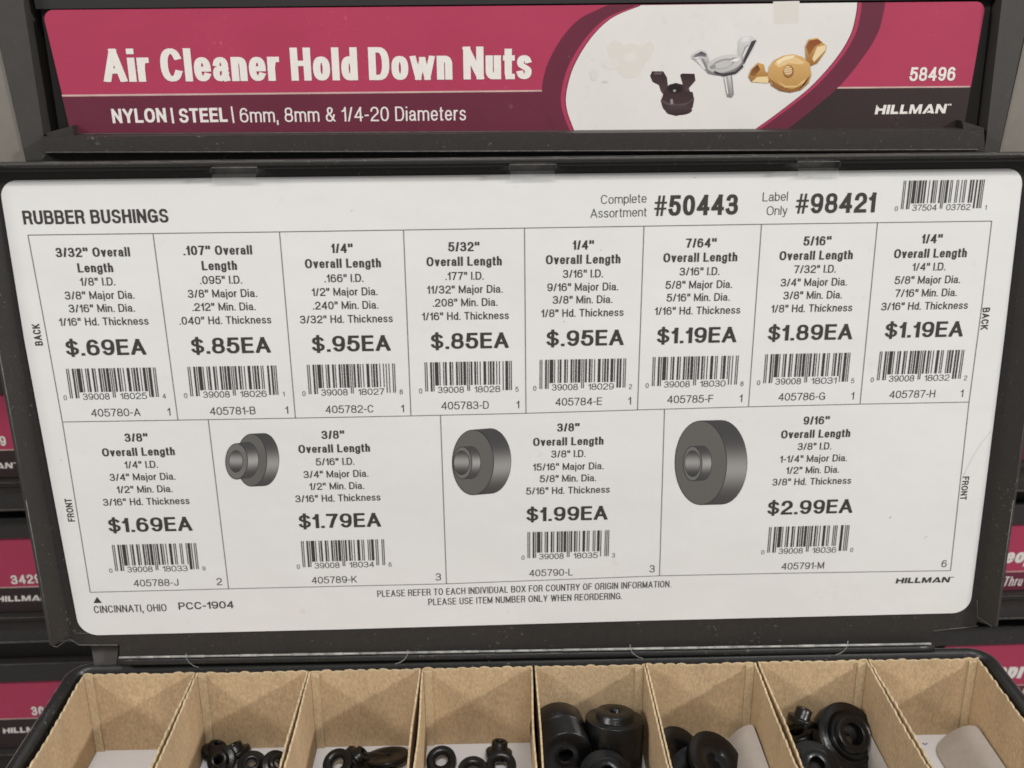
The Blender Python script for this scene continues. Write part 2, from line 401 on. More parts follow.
# wide slanted logo lettering, letter by letter (unit cap height, x from 0)
from mathutils.geometry import tessellate_polygon
def logo(bm, pL, pR, cap, layer, plane=0.0, mi=0, letters='HILLMAN', tm=True):
    a, b = V2(at_y(*pL, plane)), V2(at_y(*pR, plane))
    H = (V2(at_y(pL[0], pL[1] - cap, plane)) - a).length
    ux = (b - a).normalized(); uy = Vector((-ux.y, ux.x))
    g = {'H': (1.25, [[(0, 0), (.36, 0), (.36, .38), (.89, .38), (.89, 0), (1.25, 0), (1.25, 1), (.89, 1), (.89, .62), (.36, .62), (.36, .8), (.12, .8), (.12, 1), (0, 1)]]),
         'I': (.36, [[(0, 0), (.36, 0), (.36, 1), (0, 1)]]),
         'L': (1.0, [[(0, 0), (1, 0), (.92, .25), (.36, .25), (.36, 1), (0, 1)]]),
         'M': (1.5, [[(0, 0), (.32, 0), (.32, .6), (.62, 0), (.88, 0), (1.18, .6), (1.18, 0), (1.5, 0), (1.5, 1), (1.1, 1), (.75, .36), (.4, 1), (0, 1)]]),
         'A': (1.45, [[(0, 0), (.38, 0), (.78, .66), (.98, .3), (.7, .3), (.56, .08), (1.1, .08), (1.13, 0), (1.5, 0), (.95, 1), (.6, 1)]]),
         'N': (1.28, [[(0, 0), (.33, 0), (.33, .62), (.9, 0), (1.28, 0), (1.28, 1), (.95, 1), (.95, .4), (.38, 1), (0, 1)]])}
    tot = sum(g[c][0] for c in letters) + .15 * (len(letters) - 1)
    sx = (b - a).length / H / tot; x = 0
    for ch in letters:
        for poly in g[ch][1]:
            pts = [a + ux * ((x + p[0] + .12 * p[1]) * sx * H) + uy * (p[1] * H) for p in poly]
            vs = [bm.verts.new((p.x, layer + plane, p.y)) for p in pts]
            for t in tessellate_polygon([[Vector((p[0], p[1], 0)) for p in poly]]):
                f = bm.faces.new([vs[k] for k in t]); f.material_index = mi
        x += g[ch][0] + .15
    if tm:
        for (x0, x1) in ((x + .05, x + .25), (x + .32, x + .5)):
            pts = [a + ux * (q * sx * H) + uy * (r * H) for q, r in ((x0, .85), (x1, .85), (x1, 1.0), (x0, 1.0))]
            f = bm.faces.new([bm.verts.new((p.x, layer + plane, p.y)) for p in pts]); f.material_index = mi

# ------------------------------------------------------------------ the open assortment case: lid, hinge, price card, tray
case = thing('assortment_case', 'open black plastic case, its lid with white price card standing up', 'parts case', (0, 0, -.09))

# --- lid
lid = bmesh.new()
L_in = [(-60, 40), (70, 630)]
foldL = [at_y(-8, 168, 0), at_y(17, 340, 0), at_y(44, 500, 0), at_y(70, 636, 0)]
foldR = [at_y(1034, 160, 0), at_y(1012, 340, 0), at_y(992, 500, 0), at_y(977, 622, 0)]
panel = pxp([(-8, 164), (1034, 154), (1012, 340), (992, 500), (977, 627), (932, 631.5), (933, 645), (119, 658), (119, 645.5), (79, 645.5), (70, 638), (44, 500), (17, 340)])
prism(lid, panel, .0008, .0026)
# shallow side skirts, standing forward of the panel
def skirt(fold, outer, yo):
    a = [Vector((p.x, .0008, p.z)) for p in fold]
    b = [at_y(px, py, yo) for px, py in outer]
    c = [p + Vector((.0018 if p.x < 0 else -.0018, 0, 0)) * -1 for p in b]
    va = [lid.verts.new(p) for p in a]; vb = [lid.verts.new(p) for p in b]
    vc = [lid.verts.new(p + Vector((0, .0012, 0))) for p in c]; vd = [lid.verts.new((p.x, .0035, p.z)) for p in c]
    for r0, r1 in ((va, vb), (vb, vc), (vc, vd)):
        for i in range(len(a) - 1): lid.faces.new((r0[i], r0[i + 1], r1[i + 1], r1[i]))
    for i in range(len(b) - 1): tube(lid, [b[i], b[i + 1]], .00022, 6, 1)
    return b
sl = skirt(foldL, [(-34, 164), (-3, 340), (26, 500), (52.5, 646)], -.007)
sr = skirt(foldR, [(1062, 152), (1036, 340), (1013.5, 500), (995.5, 627)], -.007)
tube(lid, [sl[-1], at_y(57, 647, -.006), at_y(69, 638.5, 0)], .00022, 6, 1)
tube(lid, [at_y(977, 600, .0004), at_y(977.5, 617, .0004), at_y(992, 626.5, -.006)], .00022, 6, 1)
tube(lid, [at_y(69, 638.5, .0004), at_y(79, 645, .0004), at_y(118, 645, .0004)], .00022, 6, 1)
tube(lid, [at_y(933, 631, .0004), at_y(978, 626, .0004)], .0002, 6, 1)
tube(lid, [at_y(70, 622, .0004), at_y(70.5, 633, .0004), at_y(88, 633.5, .0004)], .00015, 6, 1)
# lip along the top edge, open at the three card tabs
slots = [(211, 257), (509.5, 556), (797.5, 840)]
def lipz(px, py, y): return at_y(px, py, y)
cuts = [-34]
for a, b in slots: cuts += [a, b]
cuts.append(1062)
def ytop(px): return 166.5 - (px / 1024) * 10.5
for i in range(0, len(cuts), 2):
    a, b = cuts[i], cuts[i + 1]
    p, q = at_y(a, ytop(a), -.0055), at_y(b, ytop(b), -.0055)
    v = [(p.x, -.0055, p.z - .0022), (q.x, -.0055, q.z - .0022), (q.x, .0008, q.z - .0022), (p.x, .0008, p.z - .0022),
         (p.x, -.0055, p.z), (q.x, -.0055, q.z), (q.x, .0008, q.z), (p.x, .0008, p.z)]
    vv = [lid.verts.new(c) for c in v]
    for f in ((0, 3, 2, 1), (4, 5, 6, 7), (0, 1, 5, 4), (1, 2, 6, 5), (2, 3, 7, 6), (3, 0, 4, 7)): lid.faces.new([vv[k] for k in f])
# outer rolled flange of the top edge
p, q = at_y(-34, ytop(-34) - 1, -.0078), at_y(1062, ytop(1062) - 1, -.0078)
tw = bmesh.new()
pts = [Vector((p.x + (q.x - p.x) * k / 60, -.0065, p.z + (q.z - p.z) * k / 60)) for k in range(61)]
tube(lid, pts, .0013, 10, 0)
for a, b in slots:   # raised edge of each slot
    r = [at_y(a, ytop(a) + 8, -.0060), at_y(a, ytop(a) + 3.5, -.0072), at_y(b, ytop(b) + 3.5, -.0072), at_y(b, ytop(b) + 8, -.0060)]
    tube(lid, r, .00022, 6, 1)
for k in range(26):  # moulding flash and nicks along the roll
    px = random.uniform(0, 1010); ln = random.uniform(8, 60)
    tube(lid, [at_y(px, ytop(px) - 3.2 + random.uniform(-.5, .3), -.0074), at_y(px + ln / 2, ytop(px + ln / 2) - 3.2 + random.uniform(-.7, .2), -.0075), at_y(px + ln, ytop(px + ln) - 3.1, -.0074)], .00013, 5, 1)
lid_o = link('lid', lid, ['lid', 'edge'], case)
tw.free()

# --- hinge (the bright fold between lid and tray)
hg = bmesh.new()
ha, hb = at_y(119, 660.5, .001), at_y(933, 647.5, -.004)
seg = 48; pts = [ha.lerp(hb, k / seg) for k in range(seg + 1)]
tube(hg, pts, .0024, 14, 0)
ea, eb = at_y(119, 657.6, -.0018), at_y(931, 643.8, -.0068)
rnd = random.Random(3)
for k in range(seg):
    pass
    r = rnd.uniform(.0005, .0007)
    tube(hg, [ea.lerp(eb, k / seg), ea.lerp(eb, (k + 1) / seg)], r, 6, 1)
for hx, hy, sgn in ((186, 655.5, 1), (408, 652, -1), (630, 646.5, 1), (848, 643, -1)):   # hairs of moulding flash
    tube(hg, [at_y(hx + sgn * a, hy + b, -.0062) for a, b in ((0, -2), (.6, 3), (3, 7), (8, 10.5), (13, 12))], .00016, 5, 1)
link('hinge', hg, ['tray', 'glint_wear'], case, smooth=False)
ft = bmesh.new()
q = [at_y(90, 641, .006), at_y(119, 641, .006), at_y(116, 668, .006), at_y(95, 668, .006)]
prism(ft, [(v.x, v.z) for v in q], .006, .012)
link('hinge_foot', ft, 'duct', case)

# --- price card
corner = pxp([(-2, 181), (1023, 168), (973, 614), (84, 636)])
left_edge = pxp([(-2.5, 181)]) 
poly = pxp([(-1.5, 180.5), (1024, 168.5), (1004, 340), (984, 500), (969.5, 612.8), (640, 620.8), (340, 629.4), (80, 635.6), (54.3, 500), (24.3, 340)])
poly = rounded(poly, [.0075, .0075, .05, .05, .0085, 0, 0, .0095, .05, .05], 8)
cb = bmesh.new()
prism(cb, poly, 0, .0005)
card = link('price_card', cb, 'card', case)

def seg_line(bm, pts, wd, layer=-.00010, plane=0.0, mi=0):
    P = [V2(at_y(*p, plane)) for p in pts]
    for a, b in zip(P, P[1:]):
        d = (b - a).normalized(); n = Vector((-d.y, d.x)) * wd / 2
        flat(bm, [a - n, b - n, b + n, a + n], plane + layer, mi)
divtop = [28, 153, 279.5, 403.5, 524.5, 644, 761.5, 877.5, 991.7]
divbot = [62.5, 178, 295.5, 411, 526, 637.5, 748.5, 860, 969]
divby = [421.9, 420, 418, 415.8, 413.2, 409.8, 406.7, 404, 402]
def ty(px): return 235 - (px - 28) * 14 / 963.7
bm = bmesh.new()
LW = .00034
seg_line(bm, [(28, 235), (280, 231.8), (524, 228), (762, 224.2), (991.7, 221)], LW)
seg_line(bm, list(zip(divbot, divby)), LW)
seg_line(bm, [(90.3, 592.2), (228.7, 588.7), (446.5, 583.7), (660, 575.7), (780, 573.2), (950.5, 570.5)], LW)
for i in range(9):
    pts = [(divtop[i], ty(divtop[i])), (divbot[i], divby[i])]
    if i == 0: pts = [(28, 235), (45.8, 330), (62.5, 421.9), (90.3, 592.2)]
    if i == 8: pts = [(991.7, 221), (981.5, 308), (969, 402), (950.5, 570.5)]
    seg_line(bm, pts, LW, -.00013)
for a in (((208.3, 419.5), (228.7, 588.7)), ((440.5, 415.3), (446.5, 583.7)), ((664.5, 409), (659.5, 575.7))): seg_line(bm, a, LW, -.00013)
link('ruled_grid', bm, 'greyink', card)

# a long light scratch and a few specks near the right border
bm = bmesh.new()
seg_line(bm, [(991, 431), (982, 442), (973, 456), (966, 470), (962, 479)], .00022, -.00007); link('scratch', bm, 'scratch', card)
for a, b in ((890, 517.5), (889, 518), (924, 538), (926, 537), (600, 250.5), (563, 322), (60, 460.5), (351, 211), (694, 178)):
    sp = bmesh.new(); seg_line(sp, [(a, b), (a + 1.6, b - .9)], .0005, -.00007); link('speck', sp, 'scratch', card)
# heading
bm = bmesh.new()
text_px(bm, 'RUBBER BUSHINGS', (24, 224.5), (169, 222.5), 13.8, .195, gap=.10)
text_px(bm, 'Complete', (601, 204), (646.5, 202.5), 9.0, .095)
text_px(bm, 'Assortment', (590.5, 217.8), (646.5, 216.2), 9.0, .095)
text_px(bm, '#50443', (654, 216), (737.5, 214.5), 20.5, .20, gap=.10)
text_px(bm, 'Label', (762.5, 201.3), (787.5, 200.6), 9.0, .095)
text_px(bm, 'Only', (766.5, 215.2), (787, 214.6), 9.0, .095)
text_px(bm, '#98421', (795, 213.7), (874.5, 212.3), 20, .20, gap=.10)
link('heading_text', bm, 'ink', card)

# footer
bm = bmesh.new()
text_px(bm, 'CINCINNATI, OHIO', (94.5, 613), (167, 611), 7.2, .125)
text_px(bm, 'PCC-1904', (179, 609.6), (234, 608), 7.2, .17)
text_px(bm, 'PLEASE REFER TO EACH INDIVIDUAL BOX FOR COUNTRY OF ORIGIN INFORMATION.', (377.5, 597), (671, 587), 6.6, .12)
text_px(bm, 'PLEASE USE ITEM NUMBER ONLY WHEN REORDERING.', (428.5, 605.2), (622, 599), 6.6, .12)
flat(bm, pxp([(93.6, 603), (102, 602.8), (97, 596.8)]), -.00012)
link('footer_text', bm, 'ink', card)
bm = bmesh.new(); logo(bm, (895.5, 583.3), (949, 582.2), 5.4, -.00012); link('maker_logo', bm, 'ink', card)
def side_text(s, pa, pb, cap, w):   # runs along pa->pb
    bm = bmesh.new(); a, b = V2(at_y(*pa)), V2(at_y(*pb)); ux = (b - a).normalized(); uy = Vector((-ux.y, ux.x))
    H = cap * .00044
    xs = fit_xs(s, w, (b - a).length / H)
    put_text(bm, s, a, ux, uy, H, w, xs, -.00012); link('row_text', bm, 'ink', card)
side_text('BACK', (43.2, 345.3), (39.3, 323.7), 7.6, .19)
side_text('FRONT', (75.2, 521.3), (71.3, 498.3), 7.2, .19)
side_text('BACK', (982.8, 307.8), (980.4, 329.8), 7.6, .19)
side_text('FRONT', (962.8, 476.5), (959.9, 500), 7.2, .19)

# bar codes
LC = ['0001101', '0011001', '0010011', '0111101', '0100011', '0110001', '0101111', '0111011', '0110111', '0001011']
def upc(code):
    s = '101' + ''.join(LC[int(c)] for c in code[:6]) + '01010'
    return s + ''.join(''.join('10'[int(b)] for b in LC[int(c)]) for c in code[6:]) + '101'
def check(c11):
    o = sum(int(x) for x in c11[::2]) * 3 + sum(int(x) for x in c11[1::2]); return str(-o % 10)
def barcode(c11, c, wd, ht, ang):
    """c = centre of the bar tops, 2D"""
    code = c11 + check(c11); s = upc(code); bm = bmesh.new(); m = wd / 95
    ux = Vector((math.cos(ang), math.sin(ang))); uy = Vector((-ux.y, ux.x)); o = c - ux * (wd / 2)
    i = 0
    while i < 95:
        if s[i] == '1':
            j = i
            while j < 95 and s[j] == '1': j += 1
            guard = i < 10 or i >= 85 or 44 <= i < 50
            h = ht if guard else ht * .80
            a, b = o + ux * (i * m + m * .02), o + ux * (j * m - m * .02)
            flat(bm, [a, a - uy * h, b - uy * h, b], -.00012)
            i = j
        else: i += 1
    H = ht * .215
    for t, f, w_ in ((code[1:6], .295, .30), (code[6:11], .715, .30)):
        xs = fit_xs(t, .12, w_ * wd / H); cc = o + ux * (f * wd) - uy * (ht * 1.06)
        text_c(bm, t, cc, H, .12, xs, ang=ang)
    for t, f in ((code[0], -.055), (code[11], 1.06)):
        text_c(bm, t, o + ux * (f * wd) - uy * (ht * 1.06), H * .78, .11, 1.0, ang=ang)
    link('barcode', bm, 'ink', card)

# reference sizes on the card (metres)
u = lambda a, b: (V2(at_y(*a)) - V2(at_y(*b))).length
H_REG = u((347, 322), (347, 314.2)); H_BLD = u((343, 268), (343, 258.8)); H_PR = u((351, 352), (351, 336.2)); H_CODE = u((350, 412), (350, 404.4))
W_REG, W_BLD, W_PR, W_CODE = .152, .212, .226, .118
XS_REG = fit_xs('3/32" Hd. Thickness', W_REG, u((301, 322.7), (393.5, 321.5)) / H_REG)
XS_BLD = fit_xs('Overall Length', W_BLD, u((305.2, 268), (381, 267)) / H_BLD)
XS_PR = fit_xs('$.95EA', W_PR, u((311.7, 352), (390, 350.8)) / H_PR)
XS_CODE = fit_xs('405782-C', W_CODE, u((326, 412.7), (374, 412)) / H_CODE)
BC_W, BC_H = u((307, 366), (395, 365)), u((351, 363.7), (353, 393))
def interp(v, t):
    ks = (0, 2, 4, 7)
    for a, b, va, vb in zip(ks, ks[1:], v, v[1:]):
        if t <= b: return va + (vb - va) * (t - a) / (b - a)
top_cells = [
 (['3/32" Overall', 'Length', '1/8" I.D.', '3/8" Major Dia.', '3/16" Min. Dia.', '1/16" Hd. Thickness'], '$.69EA', '03900818025', '405780-A'),
 (['.107" Overall', 'Length', '.095" I.D.', '3/8" Major Dia.', '.212" Min. Dia.', '.040" Hd. Thickness'], '$.85EA', '03900818026', '405781-B'),
 (['1/4"', 'Overall Length', '.166" I.D.', '1/2" Major Dia.', '.240" Min. Dia.', '3/32" Hd. Thickness'], '$.95EA', '03900818027', '405782-C'),
 (['5/32"', 'Overall Length', '.177" I.D.', '11/32" Major Dia.', '.208" Min. Dia.', '1/16" Hd. Thickness'], '$.85EA', '03900818028', '405783-D'),
 (['1/4"', 'Overall Length', '3/16" I.D.', '9/16" Major Dia.', '3/8" Min. Dia.', '1/8" Hd. Thickness'], '$.95EA', '03900818029', '405784-E'),
 (['7/64"', 'Overall Length', '3/16" I.D.', '5/8" Major Dia.', '5/16" Min. Dia.', '1/16" Hd. Thickness'], '$1.19EA', '03900818030', '405785-F'),
 (['5/16"', 'Overall Length', '7/32" I.D.', '3/4" Major Dia.', '3/8" Min. Dia.', '1/8" Hd. Thickness'], '$1.89EA', '03900818031', '405786-G'),
 (['1/4"', 'Overall Length', '1/4" I.D.', '5/8" Major Dia.', '7/16" Min. Dia.', '3/16" Hd. Thickness'], '$1.19EA', '03900818032', '405787-H'),
]
rows = [(256.7, 252.8, 249.5, 243.2), (272.2, 267.7, 263.7, 257.6), (285.5, 282, 277.5, 270.5), (299, 295.5, 290.7, 283.5), (312, 309, 303.3, 296.5), (325.2, 322.7, 316.5, 309.5)]
pr_row, bc_row, cd_row = (355.2, 351.3, 345.7, 337.2), (368, 364, 359, 350.5), (416.2, 412.8, 405.2, 397.7)
pr_off = [-3, 2, 2.5, 3, 2.4, 0, 0, 1.6]; bc_off = [-1, 1, 1, 1, .6, .2, -.5, 2]
def edge_x(i, y):
    t = (y - ty(divtop[i])) / (divby[i] - ty(divtop[i])); return divtop[i] + (divbot[i] - divtop[i]) * t
TILT = math.atan2((at_y(991, 221).z - at_y(28, 235).z), (at_y(991, 221).x - at_y(28, 235).x)) - .004
def tilt(i): return TILT * (1 - i / 10)
for i, (lines, price, c11, item) in enumerate(top_cells):
    bm = bmesh.new()
    for k, s in enumerate(lines):
        y = interp(rows[k], i); x = (edge_x(i, y) + edge_x(i + 1, y)) / 2 - .6
        bold = k < 2
        text_c(bm, s, V2(at_y(x, y)), H_BLD if bold else H_REG, W_BLD if bold else W_REG, XS_BLD if bold else XS_REG, ang=tilt(i))
    y = interp(cd_row, i); x = (edge_x(i, y) + edge_x(i + 1, y)) / 2 - 3.2
    text_c(bm, item, V2(at_y(x, y)), H_CODE, W_CODE, XS_CODE, ang=tilt(i))
    x1 = edge_x(i + 1, y) - 8.2
    text_c(bm, '1', V2(at_y(x1, y - .8)), H_CODE, W_CODE, XS_CODE, ang=tilt(i))
    link('item_text', bm, 'ink', card)
    bm = bmesh.new(); y = interp(pr_row, i); x = (edge_x(i, y) + edge_x(i + 1, y)) / 2 + pr_off[i]
    text_c(bm, price, V2(at_y(x, y)), H_PR, W_PR, XS_PR, ang=tilt(i)); link('price_text', bm, 'ink', card)
    y = interp(bc_row, i); x = (edge_x(i, y) + edge_x(i + 1, y)) / 2 + bc_off[i]
    barcode(c11, V2(at_y(x, y)), BC_W, BC_H, tilt(i))
bot_cells = [
 (['3/8"', 'Overall Length', '1/4" I.D.', '3/4" Major Dia.', '1/2" Min. Dia.', '3/16" Hd. Thickness'], '$1.69EA', '03900818033', '405788-J', '2',
  [(136.7, 441.5), (139, 455.7), (141.5, 468), (143, 480.2), (145, 492.5), (146.8, 504.8)], (151, 531.5), (154, 543.8), (156.5, 586), (219.7, 585)),
 (['3/8"', 'Overall Length', '5/16" I.D.', '3/4" Major Dia.', '1/2" Min. Dia.', '3/16" Hd. Thickness'], '$1.79EA', '03900818034', '405789-K', '3',
  [(333.2, 438.7), (334.5, 452.3), (335.3, 465), (336.2, 477.3), (337, 489.3), (338.2, 501.3)], (340.2, 527.5), (342.5, 540), (334.5, 583), (438.5, 580.3)),
 (['3/8"', 'Overall Length', '3/8" I.D.', '15/16" Major Dia.', '5/8" Min. Dia.', '5/16" Hd. Thickness'], '$1.99EA', '03900818035', '405790-L', '3',
  [(568.3, 431.3), (568.3, 445.2), (568.4, 457.2), (568.3, 469.8), (568, 481.6), (568, 493.5)], (567, 520.5), (568.5, 531), (551, 575.8), (652, 572.2)),
 (['9/16"', 'Overall Length', '3/8" I.D.', '1-1/4" Major Dia.', '1/2" Min. Dia.', '3/8" Hd. Thickness'], '$2.99EA', '03900818036', '405791-M', '6',
  [(816.2, 424.3), (815.4, 437.6), (814.3, 449.6), (813.3, 461.8), (812.4, 473.2), (811.6, 484.6)], (809.6, 513.8), (809.5, 525.8), (802.5, 569), (943.7, 567)),
]
for i, (lines, price, c11, item, cnt, rowp, prp, bcp, cdp, cnp) in enumerate(bot_cells):
    an = tilt(i * 2 + 1)
    bm = bmesh.new()
    for k, s in enumerate(lines):
        bold = k < 2
        text_c(bm, s, V2(at_y(*rowp[k])), H_BLD if bold else H_REG, W_BLD if bold else W_REG, XS_BLD if bold else XS_REG, ang=an)
    text_c(bm, item, V2(at_y(*cdp)), H_CODE, W_CODE, XS_CODE, ang=an)
    text_c(bm, cnt, V2(at_y(*cnp)), H_CODE * 1.05, W_CODE, XS_CODE, ang=an)
    link('item_text', bm, 'ink', card)
    bm = bmesh.new(); text_c(bm, price, V2(at_y(*prp)), H_PR, W_PR, XS_PR, ang=an); link('price_text', bm, 'ink', card)
    barcode(c11, V2(at_y(*bcp)), BC_W, BC_H, an)
barcode('03750403762', V2(at_y(944.5, 180)), u((904, 181), (985, 180)), u((945, 180), (942, 208.6)), TILT * .3)

# printed pictures of bushings (flat print on the card)
def add_col(bm): return bm.loops.layers.float_color.new('Col')
def art_face(bm, lay, pts, col, layer, plane=0.0, cols=None):
    vs = [bm.verts.new((p[0], plane + layer, p[1])) for p in pts]
    f = bm.faces.new(vs)
    for k, l in enumerate(f.loops):
        c = cols[k] if cols else col; l[lay] = (c[0], c[1], c[2], 1)
def px_ell(cx, cy, rx, ry, n=40, rot=0, a0=0, a1=360):
    out = []
    for k in range(n):
        t = math.radians(a0 + (a1 - a0) * k / (n - (0 if a1 - a0 == 360 else 1))); x, y = rx * math.cos(t), ry * math.sin(t)
        r = math.radians(rot); out.append((cx + x * math.cos(r) - y * math.sin(r), cy + x * math.sin(r) + y * math.cos(r)))
    return out
def barrel(bm, lay, c0, c1, rx, ry, layer, lo, hi, peak=.15):
    """side of a printed cylinder from ellipse c0 (front) to c1 (back), shaded in bands as the artwork is"""
    n = 28
    for k in range(n):
        t0, t1 = math.radians(-90 + 180 * k / n), math.radians(-90 + 180 * (k + 1) / n)
        q = []; cc = []
        for (c, t) in ((c0, t0), (c1, t0), (c1, t1), (c0, t1)):
            q.append((c[0] + rx * math.cos(t), c[1] + ry * math.sin(t)))
            g = math.exp(-((math.sin(t) - peak) / .38) ** 2); v = lo + (hi - lo) * g; cc.append((v, v * .97, v * .95))
        art_face(bm, lay, pxp(q), None, layer, cols=cc)
def bushing_art(fc, bc, rx, ry, hf, hb, hrx, hry, bo, brx, bry):
    bm = bmesh.new(); lay = add_col(bm); dk = (.028, .027, .026)
    L0 = -.00008
    def ell(c, a, b, col, layer, grow=0): art_face(bm, lay, pxp(px_ell(c[0], c[1], a + grow, b + grow)), col, layer)
    ell(bc, rx, ry, dk, L0, .45); barrel_l = L0 - .00002
    art_face(bm, lay, pxp([(fc[0], fc[1] - ry - .45), (bc[0], bc[1] - ry - .45), (bc[0], bc[1] + ry + .45), (fc[0], fc[1] + ry + .45)]), dk, L0 - .00001)
    barrel(bm, lay, fc, bc, rx, ry, L0 - .00002, .065, .31)
    ell(fc, rx, ry, dk, L0 - .00003, .5); ell(fc, rx, ry, (.125, .12, .113), L0 - .00004, -.2)
    ell(hb, hrx, hry, dk, L0 - .00005, .5)
    art_face(bm, lay, pxp([(hf[0], hf[1] - hry - .4), (hb[0], hb[1] - hry - .4), (hb[0], hb[1] + hry + .4), (hf[0], hf[1] + hry + .4)]), dk, L0 - .00006)
    barrel(bm, lay, hf, hb, hrx, hry, L0 - .00007, .065, .36, .0)
    ell(hf, hrx, hry, dk, L0 - .00008, .5); ell(hf, hrx, hry, (.16, .153, .146), L0 - .00009, -.2)
    ell(bo, brx, bry, dk, L0 - .00010, .5)
    n = 24
    for k in range(n):     # bore, banded light and dark
        t0, t1 = math.radians(-90 + 180 * k / n), math.radians(-90 + 180 * (k + 1) / n); q = []; cc = []
        for sx, t in ((-1, t0), (1, t0), (1, t1), (-1, t1)):
            q.append((bo[0] + sx * brx * math.cos(t), bo[1] + bry * math.sin(t)))
            g = math.exp(-((math.sin(t) + .1) / .5) ** 2); v = .05 + .26 * g; cc.append((v, v * .97, v * .95))
        art_face(bm, lay, pxp(q), None, L0 - .00011, cols=cc)
    bmesh.ops.remove_doubles(bm, verts=bm.verts, dist=1e-7)
    link('bushing_picture', bm, 'pic', card)
bushing_art((251.7, 460), (263.8, 459.5), 15, 26, (236.7, 461.2), (247.5, 460), 10.8, 17.6, (236, 461.2), 6.5, 10.7)
bushing_art((473, 462.3), (490.3, 460.9), 20.5, 32.3, (462.5, 462.7), (471, 462.4), 9.3, 15.8, (461.5, 462.7), 7.4, 11.8)
bushing_art((700.8, 462.7), (721.2, 462.2), 25.7, 41.8, (692.5, 463.5), (702, 463), 9.3, 17, (692.5, 463.5), 7.4, 12.8)

# clear tabs that hold the card at the lid's slots
for a, b in slots:
    bm = bmesh.new(); q = pxp([(a + 1, ytop(a) + 10), (b - 1, ytop(b) + 10), (b - 1, ytop(b) + 18.5), (a + 1, ytop(a) + 18.5)], -.0012)
    prism(bm, q, -.0012, -.0008); link('card_tab', bm, 'clear', case)

# --- tray
tx0, tx1 = at_tray(72, 690).x, at_tray(1009, 700).x
def rrect(x0, x1, y0, y1, r, n=8):
    return rounded([(x0, y0), (x1, y0), (x1, y1), (x0, y1)], r, n)
bm = bmesh.new()
cxL, cxR = at_tray(84, 673).x - .0006, at_tray(978, 657).x + .0004
OX0, OX1, OY0, OY1 = cxL - .0085, cxR + .0085, -.215, .0095
prof = [(0, -.012), (0, -.0022), (.0007, -.0006), (.0020, 0), (.0034, -.0002), (.0046, -.0014), (.0054, -.004), (.0062, -.012), (.0074, -.0475)]
rings = []
for off, z in prof:
    rings.append([bm.verts.new((p.x, p.y, z)) for p in rrect(OX0 + off, OX1 - off, OY0 + off, OY1 - off, .0115 - off)])
for a, b in zip(rings, rings[1:]):
    for k in range(len(a)):
        f = bm.faces.new((a[k], a[(k + 1) % len(a)], b[(k + 1) % len(a)], b[k])); f.smooth = True
bm.faces.new(rings[-1])
under = [bm.verts.new((p.x, p.y, -.0495)) for p in rrect(OX0 + .002, OX1 - .002, OY0 + .002, OY1 - .002, .009)]
bm.faces.new(under[::-1])
for k in range(len(under)): bm.faces.new((under[(k + 1) % len(under)], under[k], rings[0][k], rings[0][(k + 1) % len(under)]))
# highlight round the rim, put in as a thin paler line
loop = [Vector((p.x, p.y, -.0012)) for p in rrect(OX0 - .0001, OX1 + .0001, OY0 - .0001, OY1 + .0001, .0116)]
tube(bm, loop + [loop[0]], .0003, 6, 1)
for v in bm.verts: v.co = TRAY @ v.co
tray = link('tray', bm, ['tray', 'edge'], case)
tray.modifiers.new('n', 'WEIGHTED_NORMAL') if False else None

# ------------------------------------------------------------------ eight open cardboard boxes standing in the tray
pitch = (cxR - cxL) / 8; DEPTH = .046; BOXY = -.104
def wall(bm, p, q, n_in, th, H, bumps=True, seed=0):
    """upright board from p to q (2D), inner side along n_in, scalloped perforated top edge"""
    r = random.Random(seed); p, q = Vector(p), Vector(q); L = (q - p).length; d = (q - p).normalized(); n = Vector(n_in) * th
    steps = max(2, int(L / .0006)); ph = r.uniform(0, 1); bulge = r.uniform(0, .0012) if abs(n_in[0]) else r.uniform(0, .0005); amp = [r.uniform(.0004, .0012) for _ in range(40)]; row = []
    for k in range(steps + 1):
        s = L * k / steps; t = (s / .0056 + ph) % 1; s_ = s
        z = -.0004 + (amp[int(s / .0056 + ph) % 40] * abs(math.sin(math.pi * t)) ** .6 - .0008) + r.uniform(-.0001, .0001) if bumps else 0
        a = p + d * s + Vector(n_in) * (bulge * math.sin(math.pi * s / L) ** 2); row.append((a, z))
    out_t = [bm.verts.new((a.x, a.y, z)) for a, z in row]; in_t = [bm.verts.new((a.x + n.x, a.y + n.y, z - .00012)) for a, z in row]
    out_b = [bm.verts.new((a.x, a.y, -H)) for a, z in row]; in_b = [bm.verts.new((a.x + n.x, a.y + n.y, -H)) for a, z in row]
    out_m = [bm.verts.new((a.x, a.y, z - .0014)) for a, z in row]; in_m = [bm.verts.new((a.x + n.x, a.y + n.y, z - .0008)) for a, z in row]
    for k in range(steps):
        for A_, B_, mi in ((out_t, in_t, 1), (in_t, in_m, 1), (in_m, in_b, 0), (out_b, out_m, 0), (out_m, out_t, 1)):
            f = bm.faces.new((A_[k], A_[k + 1], B_[k + 1], B_[k])); f.material_index = mi
    for e in (0, -1): 
        f = bm.faces.new([x[e] for x in (out_t, in_t, in_m, in_b, out_b, out_m)]); f.material_index = 1
box_desc = [
 'empty brown cardboard box at the left end of the tray, white bottom showing',
 'brown cardboard box holding four small bushings, second from the left end of the tray',
 'brown cardboard box holding a flat disc and a round bushing, third from the left',
 'brown cardboard box with three open rubber rings and a little spool on its white bottom',
 'brown cardboard box filled with the big thick bushings, in the middle of the tray',
 'brown cardboard box with two wide black discs and a grey flap on its right',
 'brown cardboard box with a large ringed bushing among smaller ones, second from the right end',
 'bushing-free cardboard box at the right end of the tray with a round-ended grey flap',
]
bounds = [cxL + pitch * i for i in range(9)]
